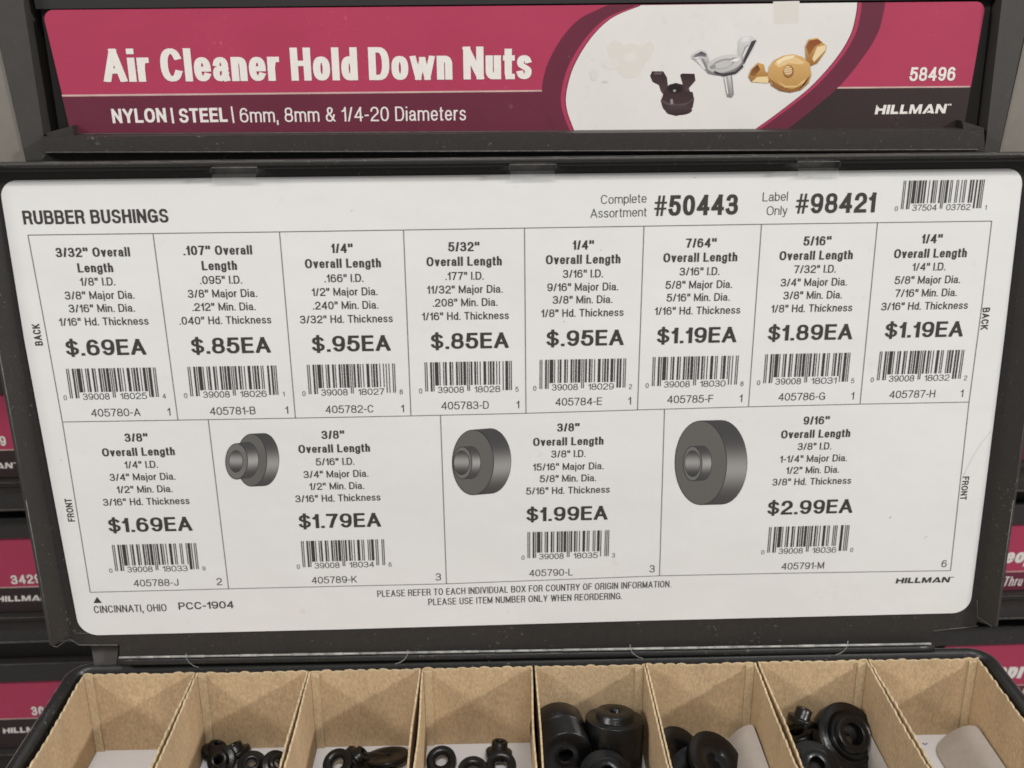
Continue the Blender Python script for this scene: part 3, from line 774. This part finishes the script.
for i in range(8):
    x0, x1 = bounds[i] + (.0006 if i in (4, 6) else .00025), bounds[i + 1] - (.0006 if i in (3, 5) else .00025)
    yb = random.uniform(-.0006, .0004)
    mw = TRAY @ Matrix.Translation(((x0 + x1) / 2, 0, -DEPTH - .0006))
    t = thing('cardboard_box', box_desc[i], 'cardboard box', group='open cardboard boxes standing in the tray', mw=mw)
    def fin(bm, name, mats):
        for v in bm.verts: v.co = TRAY @ v.co
        return link(name, bm, mats, t)
    th = .0008
    bw = bmesh.new(); wall(bw, (x0, yb), (x1, yb), (0, -1), th, DEPTH, seed=i * 7 + 1); fin(bw, 'wall', ['kraft', 'kraftedge'])
    bw = bmesh.new(); wall(bw, (x0, yb - th), (x0, BOXY + th), (1, 0), th, DEPTH, seed=i * 7 + 2); fin(bw, 'wall', ['kraft', 'kraftedge'])
    bw = bmesh.new(); wall(bw, (x1, yb - th), (x1, BOXY + th), (-1, 0), th, DEPTH, seed=i * 7 + 3); fin(bw, 'wall', ['kraft', 'kraftedge'])
    bw = bmesh.new(); wall(bw, (x0, BOXY), (x1, BOXY), (0, 1), th, DEPTH, seed=i * 7 + 4); fin(bw, 'wall', ['kraft', 'kraftedge'])
    # folded-in glue strip in the back corner
    bw = bmesh.new(); xs = (x0 + th + .0002, x0 + th + .0042) if i < 4 else (x1 - th - .0042, x1 - th - .0002)
    box(bw, (xs[0], yb - th - .0013, -DEPTH + .0002), (xs[1], yb - th - .0006, -.0012)); fin(bw, 'glue_strip', 'kraftedge')
    bw = bmesh.new(); box(bw, (x0 + th + .0003, BOXY + th + .0003, -DEPTH - .0001), (x1 - th - .0003, yb - th - .0003, -DEPTH + .0006)); fin(bw, 'bottom', 'boxwhite')
    if i == 7:
        bw = bmesh.new(); m_ = TINV @ (TRAY @ at_tray(925, 744, -DEPTH + .0009))
        tube(bw, [m_ + Vector((-.001, .0006, 0)), m_ + Vector((0, -.0004, 0)), m_ + Vector((.0012, .0005, 0))], .00025, 5); fin(bw, 'pen_mark', 'pen')
    if i in (0, 5, 6, 7):   # inner flap
        bw = bmesh.new()
        if i == 0:
            pl = rounded([(x0 + .004, -.09), (x1 - .002, -.09), (x1 - .002, -.006), (x0 + .004, -.006)], [0, 0, .002, .007], 6)
            a = [bw.verts.new((p.x, p.y, -DEPTH + .0012)) for p in pl]; b = [bw.verts.new((p.x, p.y, -DEPTH + .0017)) for p in pl]
        else:
            wd = {5: .017, 6: .005, 7: .020}[i]; lift = {5: .015, 6: .014, 7: .013}[i]; yend = {5: -.0065, 6: -.018, 7: -.0075}[i]
            xa = x1 - th - .0012
            pl = rounded([(xa - wd, -.1), (xa, -.1), (xa, yend), (xa - wd, yend)], [0, 0, wd * .42, wd * .56], 8)
            def lf(p, o): return (p.x, p.y, -DEPTH + .0012 + lift * max(0, (p.x - (xa - wd)) / wd) ** 1.3 + o)
            a = [bw.verts.new(lf(p, 0)) for p in pl]; b = [bw.verts.new(lf(p, .0006)) for p in pl]
        bw.faces.new(a[::-1]); bw.faces.new(b)
        for k in range(len(a)): bw.faces.new((a[k], a[(k + 1) % len(a)], b[(k + 1) % len(a)], b[k]))
        fin(bw, 'flap', 'boxwhite' if i == 0 else 'flap')

# ------------------------------------------------------------------ rubber bushings
def bushing_mesh(R, r, bore, head, L, name, rm=0):
    """revolved: flange of radius R and thickness head, hub of radius r to length L, bore through"""
    e = .0005; e2 = min(.0005, (L - head) / 3) if L > head else 0
    pr = [(bore, 0), (bore + e * .6, -e * .5 * 0), (R - e, 0), (R - e * .3, e * .3), (R, e), (R, head - e), (R - e * .3, head - e * .3), (R - e, head)]
    if rm: pr += [(rm + .0008, head), (rm + .0005, head + .0008), (rm - .0006, head + .0008), (rm - .0010, head + .0001)]
    if L > head + 1e-5: pr += [(r + e * .4, head), (r, head + e * .4), (r, L - e2), (r - e2, L), (bore + e * .5, L)]
    pr += [(bore, pr[-1][1] - e * .5)]
    bm = bmesh.new(); n = 40; rings = []
    for rad, z in pr: rings.append([bm.verts.new((rad * math.cos(2 * math.pi * k / n), rad * math.sin(2 * math.pi * k / n), z)) for k in range(n)])
    rings.append(rings[0])
    for a, b in zip(rings, rings[1:]):
        for k in range(n):
            f = bm.faces.new((a[k], a[(k + 1) % n], b[(k + 1) % n], b[k])); f.smooth = True
    me = bpy.data.meshes.new(name); bm.normal_update(); bmesh.ops.recalc_face_normals(bm, faces=bm.faces); bm.to_mesh(me); bm.free(); me.materials.append(MAT['rubber']); return me
mm = .001
kinds = {
 'small': bushing_mesh(7.2 * mm, 4.4 * mm, 2.2 * mm, 3.0 * mm, 6.5 * mm, 'rubber_bushing'),
 'disc': bushing_mesh(11.5 * mm, 0, 2.8 * mm, 3.0 * mm, 3.0 * mm, 'rubber_bushing'),
 'ring': bushing_mesh(7.4 * mm, 0, 3.2 * mm, 4.2 * mm, 4.2 * mm, 'rubber_bushing'),
 'spool': bushing_mesh(6.6 * mm, 4.0 * mm, 2.0 * mm, 3.2 * mm, 8.0 * mm, 'rubber_bushing'),
 'big': bushing_mesh(13.0 * mm, 8.2 * mm, 3.6 * mm, 10 * mm, 14 * mm, 'rubber_bushing'),
 'wide': bushing_mesh(15.5 * mm, 7.0 * mm, 4.0 * mm, 3.2 * mm, 5.0 * mm, 'rubber_bushing'),
 'ringed': bushing_mesh(17.0 * mm, 9.0 * mm, 5.4 * mm, 6.5 * mm, 10.5 * mm, 'rubber_bushing', 13 * mm),
 'thick': bushing_mesh(13.6 * mm, 12.8 * mm, 3.5 * mm, 12 * mm, 25 * mm, 'rubber_bushing'),
 'tower': bushing_mesh(14.4 * mm, 9.4 * mm, 2.6 * mm, 23 * mm, 26.5 * mm, 'rubber_bushing'),
 'plain': bushing_mesh(15 * mm, 0, 1.3 * mm, 3.4 * mm, 3.4 * mm, 'rubber_bushing'),
}
GRP = 'black rubber bushings lying in the cardboard boxes'
B = [  # kind, px, py, height over box bottom (m), axis (world), label
 ('small', 221, 760, .006, (-.15, -.75, .65), 'small black bushing nearest the left wall of the second box'),
 ('small', 216, 751, .004, (.3, .2, .9), 'small black bushing half hidden behind the leftmost bushing of the second box'),
 ('small', 252, 765, .005, (.1, -.5, .85), 'small black bushing in the middle of the second box'),
 ('small', 276, 765, .006, (.5, -.5, .7), 'small black bushing against the right wall of the second box'),
 ('ring', 338, 764, .006, (-.2, -.45, .85), 'round thick black bushing at the left of the third box'),
 ('disc', 374, 764, .004, (.1, .18, .97), 'flat black disc lying tilted on the white bottom of the third box'),
 ('ring', 441.5, 761, .003, (-.08, -.45, .9), 'black rubber ring with a white-showing hole at the left of the fourth box'),
 ('ring', 473, 771, .003, (.0, -.3, .95), 'black rubber ring between the two other rings, cut by the bottom of the photo'),
 ('spool', 499, 752, .005, (.10, .25, .95), 'little black spool standing upright at the back of the fourth box'),
 ('ring', 501, 766, .004, (.05, -.45, .9), 'black rubber ring in front of the little upright spool'),
 ('thick', 566, 756, .019, (.10, -.99, .06), 'thick round bushing facing the viewer with a small hole, left in the fifth box'),
 ('tower', 615, 716, .028, (.06, .24, .97), 'tallest black bushing standing upright, right in the fifth box'),
 ('big', 587, 742, .012, (-.3, .5, .8), 'big bushing wedged behind, between the round face and the tall bushing'),
 ('big', 606, 778, .014, (.1, -.5, .85), 'big black bushing at the very front of the fifth box'),
 ('plain', 681, 756, .007, (.50, -.40, .76), 'wide black disc at the left of the sixth box, partly under the other disc'),
 ('plain', 716, 760, .010, (.42, -.34, .84), 'wide black disc lying on top, next to the grey flap of the sixth box'),
 ('spool', 801, 719, .021, (.35, .3, .85), 'small shiny black bushing highest on the left wall of the seventh box'),
 ('big', 800, 742, .005, (-.3, .2, .9), 'black bushing buried under the small shiny one in the seventh box'),
 ('ringed', 850, 736, .015, (.30, -.58, .76), 'large ringed black bushing with a wide hole, in the seventh box'),
 ('big', 813, 769, .016, (.1, -.5, .85), 'scratched black bushing at the front left of the seventh box'),
 ('small', 236, 752, .004, (-.4, .3, .85), 'small black bushing at the very back of the second box, between two others'),
 ('small', 358, 758, .004, (.7, .1, .6), 'small black bushing tipped on its edge beside the flat disc of the third box'),
 ('disc', 386, 756, .003, (-.1, .3, .95), 'flat black disc lowest at the right of the third box'),
 ('plain', 700, 776, .006, (.0, -.5, .85), 'wide black disc lowest and nearest the viewer in the sixth box'),
]
for kind, px, py, hz, ax, lab in B:
    p = TRAY @ at_tray(px, py, -DEPTH + .001 + hz)
    o = bpy.data.objects.new('rubber_bushing', kinds[kind]); C.objects.link(o)
    a = Vector(ax).normalized(); q = Vector((0, 0, 1)).rotation_difference(a)
    L = {'thick': .0312, 'tower': .030, 'big': .010, 'ringed': .0085}.get(kind, .003)
    o.matrix_world = Matrix.Translation(p - a * L * .8) @ q.to_matrix().to_4x4()
    o['label'] = lab; o['category'] = 'rubber bushing'; o['group'] = GRP

# ------------------------------------------------------------------ the closed case above (its front label)
PU = .020
upc_t = thing('upper_case', 'closed dark case above the open lid with a red label and pictures of wing nuts', 'parts case', (0, .05, .20))
bm = bmesh.new()
prism(bm, pxp([(30, -60), (1000, -70), (976, 131), (60, 136)], .024), .024, .22, 1)       # recess behind the label
prism(bm, pxp([(42, 137), (984, 130), (985, 151.5), (40, 153.5)], .008), .008, .06, 0)      # lower ledge
prism(bm, pxp([(47, 153.2), (978, 147), (985, 158), (40, 163)], .012), .012, .06, 0)
prism(bm, pxp([(70, 134), (966, 128.5), (968, 139), (66, 144)], .017), .017, .05, 0)
tube(bm, [at_y(46, 152.3, .0075), at_y(400, 151.4, .0074), at_y(978, 149.5, .0075)], .00022, 6, 2)
tube(bm, [at_y(70, 134, .0165), at_y(966, 129, .0165)], .00018, 6, 2)
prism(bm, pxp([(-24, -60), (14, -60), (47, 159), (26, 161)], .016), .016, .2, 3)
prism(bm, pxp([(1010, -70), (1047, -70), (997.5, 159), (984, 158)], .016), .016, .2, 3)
prism(bm, pxp([(20, -60), (1010, -70), (1006, -1), (36, 9)], .021), .021, .2, 1)
prism(bm, pxp([(46, 133), (72, 126), (74, 135), (50, 142)], .014), .014, .03, 0)
prism(bm, pxp([(962, 121), (984, 128), (983, 137), (964, 131)], .014), .014, .03, 0)
link('body', bm, ['case', 'caseblk', 'edge', 'caseside'], upc_t)

bm = bmesh.new()
lab = rounded(pxp([(42, 10), (986, 1.5), (963.5, 129), (71.5, 134)], PU), [.004, .004, .001, .003], 6)
prism(bm, lab, PU, PU + .0002)
ulabel = link('case_label', bm, 'red', upc_t)
def spline(pts, n=10):
    out = []
    P = [Vector(p) for p in pts]
    for i in range(len(P) - 1):
        a, b, c, d = P[max(i - 1, 0)], P[i], P[i + 1], P[min(i + 2, len(P) - 1)]
        for k in range(n):
            t = k / n; out.append(.5 * ((2 * b) + (c - a) * t + (2 * a - 5 * b + 4 * c - d) * t * t + (3 * b - a - 3 * c + d) * t ** 3))
    out.append(P[-1]); return [tuple(p) for p in out]
yb = lambda x: 133.6 - (x - 72) * 5 / 891     # lower edge of the label
wl = spline([(640, 6), (612, 18), (591, 38), (574, 66), (566.5, 92), (567, 110), (574.5, 131.3)])   # white ground, left side (down)
wr = spline([(754, 129.8), (780, 111), (811, 86), (836, 58), (850, 35), (855.5, 15), (857, 2.5)])      # right side (up)
wl[0] = (641, 5.2)
def shift(curve, d0, d1, d2): 
    n = len(curve) - 1; return [(x + (d0 + (d1 - d0) * (2 * k / n) if k < n / 2 else d1 + (d2 - d1) * (2 * k / n - 1)), y) for k, (x, y) in enumerate(curve)]
bm = bmesh.new(); ly = -.00008
# lower band, left maroon and right black
seg = [(61.5, 96.3), (555, 91.3), (600, 131), (71, 133.4)]
flat(bm, rounded(pxp([(62, 96.3), (600, 91.3), (600, 131), (70.8, 133.5)], PU), [0, 0, 0, .003]), PU + ly, 1)
flat(bm, pxp([(790, 88.6), (970.8, 87.3), (963.5, 128.9), (740, 130.2)], PU), PU + ly, 2)
link('lower_band', bm, ['red', 'maroon', 'blackprint'], ulabel)
bm = bmesh.new()
flat(bm, pxp([(61.7, 94.7), (560, 89.8), (560, 91.4), (62.2, 96.6)], PU), PU + ly * 1.4)
link('pale_rule', bm, 'pink', ulabel); bm = bmesh.new()
flat(bm, pxp([(815, 87.2), (969.8, 85.9), (969.5, 87.4), (815, 88.8)], PU), PU + ly * 1.4)
link('pale_rule', bm, 'pink', ulabel)
bm = bmesh.new()
def band(l, r, layer, mi):
    pts = l + r
    f = flat(bm, pxp(pts, PU), PU + layer, mi)
mL = shift(wl, -33, -27, -20); mR = shift(wr, 33, 26, 28)
mL = [(x, min(y, yb(x) - .2)) for x, y in mL]; mR = [(x, y) for x, y in mR]
band(mL, mR, ly * 1.8, 1)
rL = shift(wl, -5, -5.5, -4.5); rR = shift(wr, 5, 5, 4.5); band(rL, rR, ly * 2.2, 0)
band(shift(wl, -1, -1, -1), shift(wr, 1, 1, 1), ly * 2.6, 1)
band(wl, wr, ly * 3.0, 3)
bmesh.ops.triangulate(bm, faces=bm.faces[:])
link('oval_panel', bm, ['red', 'maroon', 'blackprint', 'oval'], ulabel)
bm = bmesh.new()
text_px(bm, 'Air Cleaner Hold Down Nuts', (104.5, 82), (531.5, 79), 33, .232, ly * 2, PU, gap=.062)
text_px(bm, 'NYLON', (113, 123.2), (167, 122.2), 14.2, .20, ly * 2, PU, gap=.10)
text_px(bm, 'STEEL', (180, 122.8), (228, 121.8), 14.2, .20, ly * 2, PU, gap=.10)
text_px(bm, '|', (172.4, 123.4), (174.4, 123.3), 15.5, .14, ly * 2, PU)
text_px(bm, '|', (233, 123), (234.5, 122.9), 16.5, .10, ly * 2, PU)
text_px(bm, '6mm, 8mm & 1/4-20 Diameters', (240.5, 122.4), (466, 120.3), 14.4, .115, ly * 2, PU, gap=.12)
text_px(bm, '58496', (909, 81), (954.5, 80.6), 13.6, .19, ly * 2, PU, gap=.1)
logo(bm, (874.5, 114.3), (945, 113.2), 9.2, ly * 2, PU)
link('lettering', bm, 'white', ulabel)

# printed wing nuts on the label (coordinates of the artwork in zoomed photo pixels)
bm = bmesh.new(); lay = add_col(bm)
def Z(pts): return pxp([(560 + x / 3.2, y / 3.2) for x, y in pts], PU)
AK = [0]
def art(pts, col, k, c2=None):
    AK[0] += 1
    P = Z(pts); n = len(pts); ys = [p[1] for p in pts]; y0, y1 = min(ys), max(ys)
    cols = None
    if c2: cols = [tuple(a + (b - a) * ((y - y0) / (y1 - y0)) for a, b in zip(col, c2)) for y in ys]
    art_face(bm, lay, P, col, ly * 3.2 - AK[0] * .000006, PU, cols)
cream = (.645, .615, .57)
art([(681, 5), (766, 3), (766, 62), (762, 76), (683, 78)], (.66, .635, .60), 1); art([(684, 8), (763, 6), (763, 60), (759, 73), (686, 75)], (.635, .60, .56), 1)
art(px_ell(225, 195, 46, 56, rot=12), cream, 0); art([(150, 150), (172, 128), (200, 140), (206, 180), (186, 205), (160, 190)], cream, 1); art([(262, 150), (290, 130), (302, 150), (286, 190), (262, 200)], cream, 1); art(px_ell(224, 182, 22, 15, rot=-10), (.675, .65, .61), 2); art(px_ell(165, 205, 26, 18), (.655, .63, .60), 1); art(px_ell(143, 262, 10, 4), (.56, .54, .53), 2); art(px_ell(108, 240, 12, 18), (.63, .61, .58), 1)
K1, K2 = (.030, .014, .016), (.075, .045, .05)
art([(288, 243), (294, 228), (330, 228), (342, 248), (346, 285), (360, 300), (340, 318), (322, 290), (316, 272), (296, 262)], K1, 3, K2)
art([(384, 240), (390, 235), (430, 236), (433, 258), (412, 282), (418, 300), (394, 308), (385, 285), (392, 268)], K1, 3, K2)
art([(322, 322), (334, 292), (348, 271), (370, 265), (390, 270), (402, 292), (424, 294), (429, 318), (424, 344), (404, 362), (372, 371), (344, 364), (328, 344)], K1, 4, (.06, .032, .036)); art([(326, 318), (344, 328), (376, 333), (408, 328), (426, 314), (424, 322), (404, 336), (374, 341), (342, 336), (326, 326)], (.085, .06, .064), 5); art(px_ell(368, 284, 22, 14), (.012, .008, .008), 5); art([(352, 318), (360, 316), (362, 332), (354, 334)], (.26, .23, .23), 6); art(px_ell(366, 290, 5, 4), (.3, .27, .27), 6)
art(px_ell(380, 352, 42, 16), (.07, .045, .048), 6, K1); art([(300, 232), (328, 231), (324, 238), (302, 239)], (.12, .09, .09), 6)
g1, g2, g3 = (.60, .585, .575), (.20, .19, .20), (.045, .04, .045)
art([(520, 232), (549, 232), (556, 302), (548, 313), (534, 310)], g1, 3, g2); art([(529, 236), (536, 236), (545, 308), (538, 308)], (.42, .40, .40), 4, (.2, .19, .19)); art([(545, 236), (549, 236), (556, 302), (552, 306)], (.24, .23, .23), 4)
art([(418, 184), (424, 172), (448, 157), (466, 162), (474, 182), (480, 214), (492, 240), (474, 236), (452, 212)], g1, 4, g2)
art([(424, 184), (430, 176), (452, 164), (468, 172), (468, 182), (446, 180)], g3, 5, g2); art([(452, 186), (460, 190), (474, 222), (470, 228)], (.2, .19, .2), 5); art([(434, 190), (446, 188), (466, 220), (460, 222)], (.66, .64, .62), 5)
art([(570, 132), (582, 116), (612, 114), (628, 126), (618, 156), (586, 206), (572, 200), (568, 180)], g1, 4, (.42, .41, .4))
art([(612, 132), (628, 127), (626, 134), (588, 206), (582, 200)], g3, 5); art([(582, 120), (606, 118), (602, 132), (580, 136)], (.68, .66, .64), 5); art([(590, 150), (604, 140), (588, 178), (580, 180)], (.34, .32, .32), 5)
art(px_ell(528, 208, 60, 31, rot=-14), g2, 6); art(px_ell(526, 203, 57, 27, rot=-14), (.58, .56, .55), 7, (.44, .43, .42)); art(px_ell(522, 204, 36, 15, rot=-14), (.30, .29, .29), 8); art(px_ell(522, 206, 30, 11, rot=-14), (.5, .48, .47), 9); art(px_ell(556, 190, 10, 6, rot=-14), (.2, .19, .19), 10); art(px_ell(488, 214, 10, 6, rot=-14), (.26, .25, .25), 10)
o1, o2, o3 = (.58, .33, .10), (.27, .115, .03), (.10, .03, .012)
art([(602, 246), (610, 222), (632, 200), (652, 206), (656, 228), (674, 240), (666, 266), (612, 262)], o1, 4, o2)
art([(606, 240), (614, 222), (632, 206), (640, 222), (622, 244)], o3, 5, o2); art([(612, 262), (630, 246), (670, 244), (664, 266)], (.72, .56, .3), 5)
art([(784, 148), (794, 126), (822, 121), (852, 146), (848, 166), (822, 202), (800, 212), (786, 190)], o1, 4, o2)
art([(786, 150), (796, 130), (824, 125), (838, 136), (816, 148), (796, 176)], (.24, .06, .02), 5, o2); art([(822, 150), (850, 144), (848, 160), (812, 198), (806, 188)], (.74, .58, .34), 5)
GD = [(664, 244), (668, 214), (684, 192), (712, 178), (746, 173), (776, 182), (798, 204), (803, 236), (794, 262), (770, 284), (736, 292), (702, 286), (676, 270)]
art([(x, y + 4) for x, y in GD], o2, 6); art(GD, (.62, .38, .14), 7, (.42, .23, .07)); art([(684, 204), (714, 186), (752, 182), (784, 200), (770, 206), (730, 202), (700, 216)], (.70, .49, .24), 8)
art(px_ell(730, 229, 17, 21, rot=10), o2, 9); art(px_ell(729, 226, 13, 15), (.70, .54, .32), 10)
for q in range(4): art([(718, 217 + q * 7), (741, 214 + q * 7), (741, 216.5 + q * 7), (718, 219.5 + q * 7)], (.34, .17, .05), 11)
art([(668, 250), (700, 272), (740, 286), (782, 270), (800, 240), (790, 262), (760, 290), (722, 294), (686, 280)], o2, 8); art([(690, 196), (720, 180), (752, 176), (744, 186), (714, 194), (696, 208)], (.80, .66, .42), 9); art([(690, 256), (720, 274), (756, 274), (786, 250), (780, 264), (752, 280), (718, 280)], (.66, .44, .18), 9)
art([(492, 226), (520, 236), (560, 228), (584, 206), (586, 214), (562, 236), (522, 244), (494, 234)], g3, 10); art([(540, 196), (560, 186), (574, 188), (566, 198)], (.74, .72, .70), 11); art([(424, 186), (446, 182), (440, 190)], (.70, .68, .66), 6); art([(596, 150), (602, 150), (586, 182), (582, 180)], (.70, .69, .67), 6); art([(526, 252), (530, 252), (538, 300), (534, 300)], (.74, .72, .70), 6)
link('wing_nut_picture', bm, 'pic', ulabel)

# ------------------------------------------------------------------ rack uprights and the dark space behind
rk = thing('display_rack', 'grey steel display rack holding all the cases, its uprights showing at both top corners', 'storage rack', (0, .5, -.5))
bm = bmesh.new()
prism(bm, pxp([(-160, -120), (-38, -120), (26, 162), (-160, 170)], .017), .017, .40)
link('upright', bm, 'rack', rk)
bm = bmesh.new()
prism(bm, pxp([(1060, -120), (1200, -120), (1180, 170), (998, 159)], .017), .017, .40)
link('upright', bm, 'rack', rk)
bm = bmesh.new(); box(bm, (-1.6, .52, -.9), (1.6, .54, .9)); link('back_panel', bm, 'hollow', rk)
bm = bmesh.new()
box(bm, (-.262, .24, -.9), (-.252, .515, .19)); link('partition', bm, 'hollow', rk)
bm = bmesh.new()
box(bm, (.284, .24, -.9), (.294, .515, .19)); link('partition', bm, 'hollow', rk)

# ------------------------------------------------------------------ the cases in the columns to the left and right
PB = .17
def zc(px, py, y=PB): return at_y(px, py, y).z
def side_case(name_label, side, zt, zl, zs, zb, xin, lit, deco):
    """zt/zl = label top and bottom, zs = red/dark split, zb = lower lip edge; xin = inner end of the label"""
    t = thing('stored_case', name_label, 'parts case', (side * .45, PB, zb), group='closed cases in the side columns of the rack')
    xo = side * .78; a, b = sorted((xin + side * -.022, xo)); la, lb = sorted((xin, xo - side * .02))
    bm = bmesh.new()
    box(bm, (a, PB + .006, zb - .004), (b, .50, zt + .032), 0)
    box(bm, (a, PB - .0025, zt + .001), (b, PB + .0055, zt + .0155), 0)           # upper rim
    box(bm, (a, PB - .006, zl - .004), (b, PB + .0055, zl - .0008), 0)
    box(bm, (a, PB - .016, zb), (b, PB + .0055, zl - .0045), 0)             # lower lip
    tube(bm, [(a, PB - .0163, zb + .0006), (b, PB - .0163, zb + .0006)], .0007, 6, 1)
    tube(bm, [(a, PB - .0063, zl - .0012), (b, PB - .0063, zl - .0012)], .0004, 6, 1)
    tube(bm, [(a, PB - .0027, zt + .0148), (b, PB - .0027, zt + .0148)], .0004, 6, 1)
    link('body', bm, ['case', 'edge'], t)
    bm = bmesh.new(); r = [.004 if (p[0] == xin) else 0 for p in ((la, zl), (lb, zl), (lb, zt), (la, zt))]
    prism(bm, rounded([(la, zl), (lb, zl), (lb, zt), (la, zt)], r), PB, PB + .001)
    lab = link('case_label', bm, 'red', t)
    bm = bmesh.new()
    flat(bm, [(la + .0005, zl), (lb, zl), (lb, zs), (la + .0005, zs)], PB - .0002, 1 if side > 0 else 0)
    link('lower_band', bm, ['blackprint', 'maroon'], lab)
    bm = bmesh.new(); flat(bm, [(la, zs), (lb, zs), (lb, zs + .0008), (la, zs + .0008)], PB - .0003); link('pale_rule', bm, 'pink', lab)
    bm = bmesh.new(); deco(bm); link('lettering', bm, 'white', lab)
    return t
P_ = dict(layer=-.0004, plane=PB)
def dA(bm): text_px(bm, '3429', (-22, 446.5), (7, 445.5), 9.6, .2, **P_); logo(bm, (-38, 469.3), (13, 468), 5.6, -.0004, PB)
def dB(bm): text_px(bm, '34291', (12, 584), (47, 582.5), 8.8, .2, **P_); logo(bm, (-3, 601.5), (49, 600), 5.4, -.0004, PB)
def dC(bm): text_px(bm, '30', (32.5, 715), (45, 714.6), 8.6, .2, **P_); logo(bm, (3.5, 733), (52, 731), 5.2, -.0004, PB)
XL = at_y(70, 560, PB).x
side_case('closed case at the left edge, red label number ending in 9, highest of three', -1, zc(0, 394), zc(0, 477.5), zc(0, 450.5), zc(0, 500), XL, 1, dA)
side_case('closed case at the left with 3429 on its red label, beside the lid', -1, zc(0, 538), zc(0, 612), zc(0, 588), zc(0, 630), XL, 1, dB)
side_case('closed case at the left with 30 on its red label, beside the tray corner', -1, zc(0, 681.5), zc(0, 748), zc(0, 719.5), zc(0, 766), XL, 1, dC)
def eA(bm): text_px(bm, 'Neoprene', (1002, 432), (1100, 430), 15, .25, slant=.2, gap=.06, **P_)
def eB(bm):
    text_px(bm, 'Neoprene', (990.5, 563.2), (1070, 561.4), 14.5, .25, slant=.2, gap=.06, **P_)
    text_px(bm, 'Thru', (1002, 585.8), (1020.5, 585.4), 9.2, .12, slant=.2, **P_)
def eC(bm):
    text_px(bm, 'Neoprene', (968.5, 679), (1056, 677), 15.5, .25, slant=.2, gap=.06, **P_)
    text_px(bm, '1/2" (n', (997, 697.5), (1027, 697), 9.5, .12, slant=.2, **P_)
XR = at_y(944, 650, PB).x
side_case('closed case at the right edge, only a sliver of red label showing', 1, zc(1010, 384), zc(1010, 460.5), zc(1010, 438) , zc(1010, 481), XR, 1, eA)
side_case('closed case at the right with the slanted word Thru on its label', 1, zc(1010, 524), zc(1010, 590), zc(1010, 572), zc(1010, 606), XR, 1, eB)
side_case('closed case at the right whose red label shows past the tray corner', 1, zc(1010, 643), zc(1010, 716), zc(1010, 685.5), zc(1010, 742), XR, 1, eC)

# a shelf the open case stands on
bm = bmesh.new(); box(bm, (-1.5, -.32, -.110), (1.5, .1, -.0955)); 
sh = link('shelf', bm, 'hollow'); sh['kind'] = 'structure'; sh['label'] = 'dark shelf board under the open case'
sh.hide_render = True
bpy.data.objects.remove(sh)

# ------------------------------------------------------------------ light
w = bpy.data.worlds.new('World'); S.world = w; w.use_nodes = True
nt = w.node_tree; bg = nt.nodes['Background']; bg.inputs[1].default_value = 1.0
tc = nt.nodes.new('ShaderNodeTexCoord'); nz = nt.nodes.new('ShaderNodeTexNoise'); nz.inputs['Scale'].default_value = 2.6; nz.inputs['Detail'].default_value = 2  # invented light and dark patches all round, added to vary glare and reflections
nt.links.new(tc.outputs['Generated'], nz.inputs['Vector'])
cr = nt.nodes.new('ShaderNodeValToRGB'); cr.color_ramp.elements[0].position = .38; cr.color_ramp.elements[0].color = (.10, .095, .09, 1)
cr.color_ramp.elements[1].position = .66; cr.color_ramp.elements[1].color = (.44, .44, .435, 1)
nt.links.new(nz.outputs['Fac'], cr.inputs['Fac']); nt.links.new(cr.outputs['Color'], bg.inputs[0])
def area(name, loc, target, size, power, col=(1, .98, .95)):
    l = bpy.data.lights.new(name, 'AREA'); l.shape = 'RECTANGLE'; l.size, l.size_y = size; l.energy = power; l.color = col
    o = bpy.data.objects.new(name, l); C.objects.link(o); o.location = loc
    o.rotation_euler = (Vector(target) - Vector(loc)).to_track_quat('-Z', 'Y').to_euler(); return o
area('ceiling_lamp_right', (2.0, -1.15, 1.25), (0, 0, .05), (.24, .12), 39)
area('ceiling_lamp_left', (-1.9, -1.2, 1.4), (0, 0, .05), (.6, .3), 26)
area('ceiling_lamp_centre', (.1, -1.35, 1.75), (0, 0, .05), (.9, .12), 22)

S.view_settings.view_transform = 'Standard'; S.view_settings.look = 'None'; S.view_settings.exposure = 0; S.view_settings.gamma = 1
S.render.engine = 'CYCLES'
S.cycles.use_denoising = True
S.cycles.max_bounces = 6
S.cycles.filter_width = 1.7
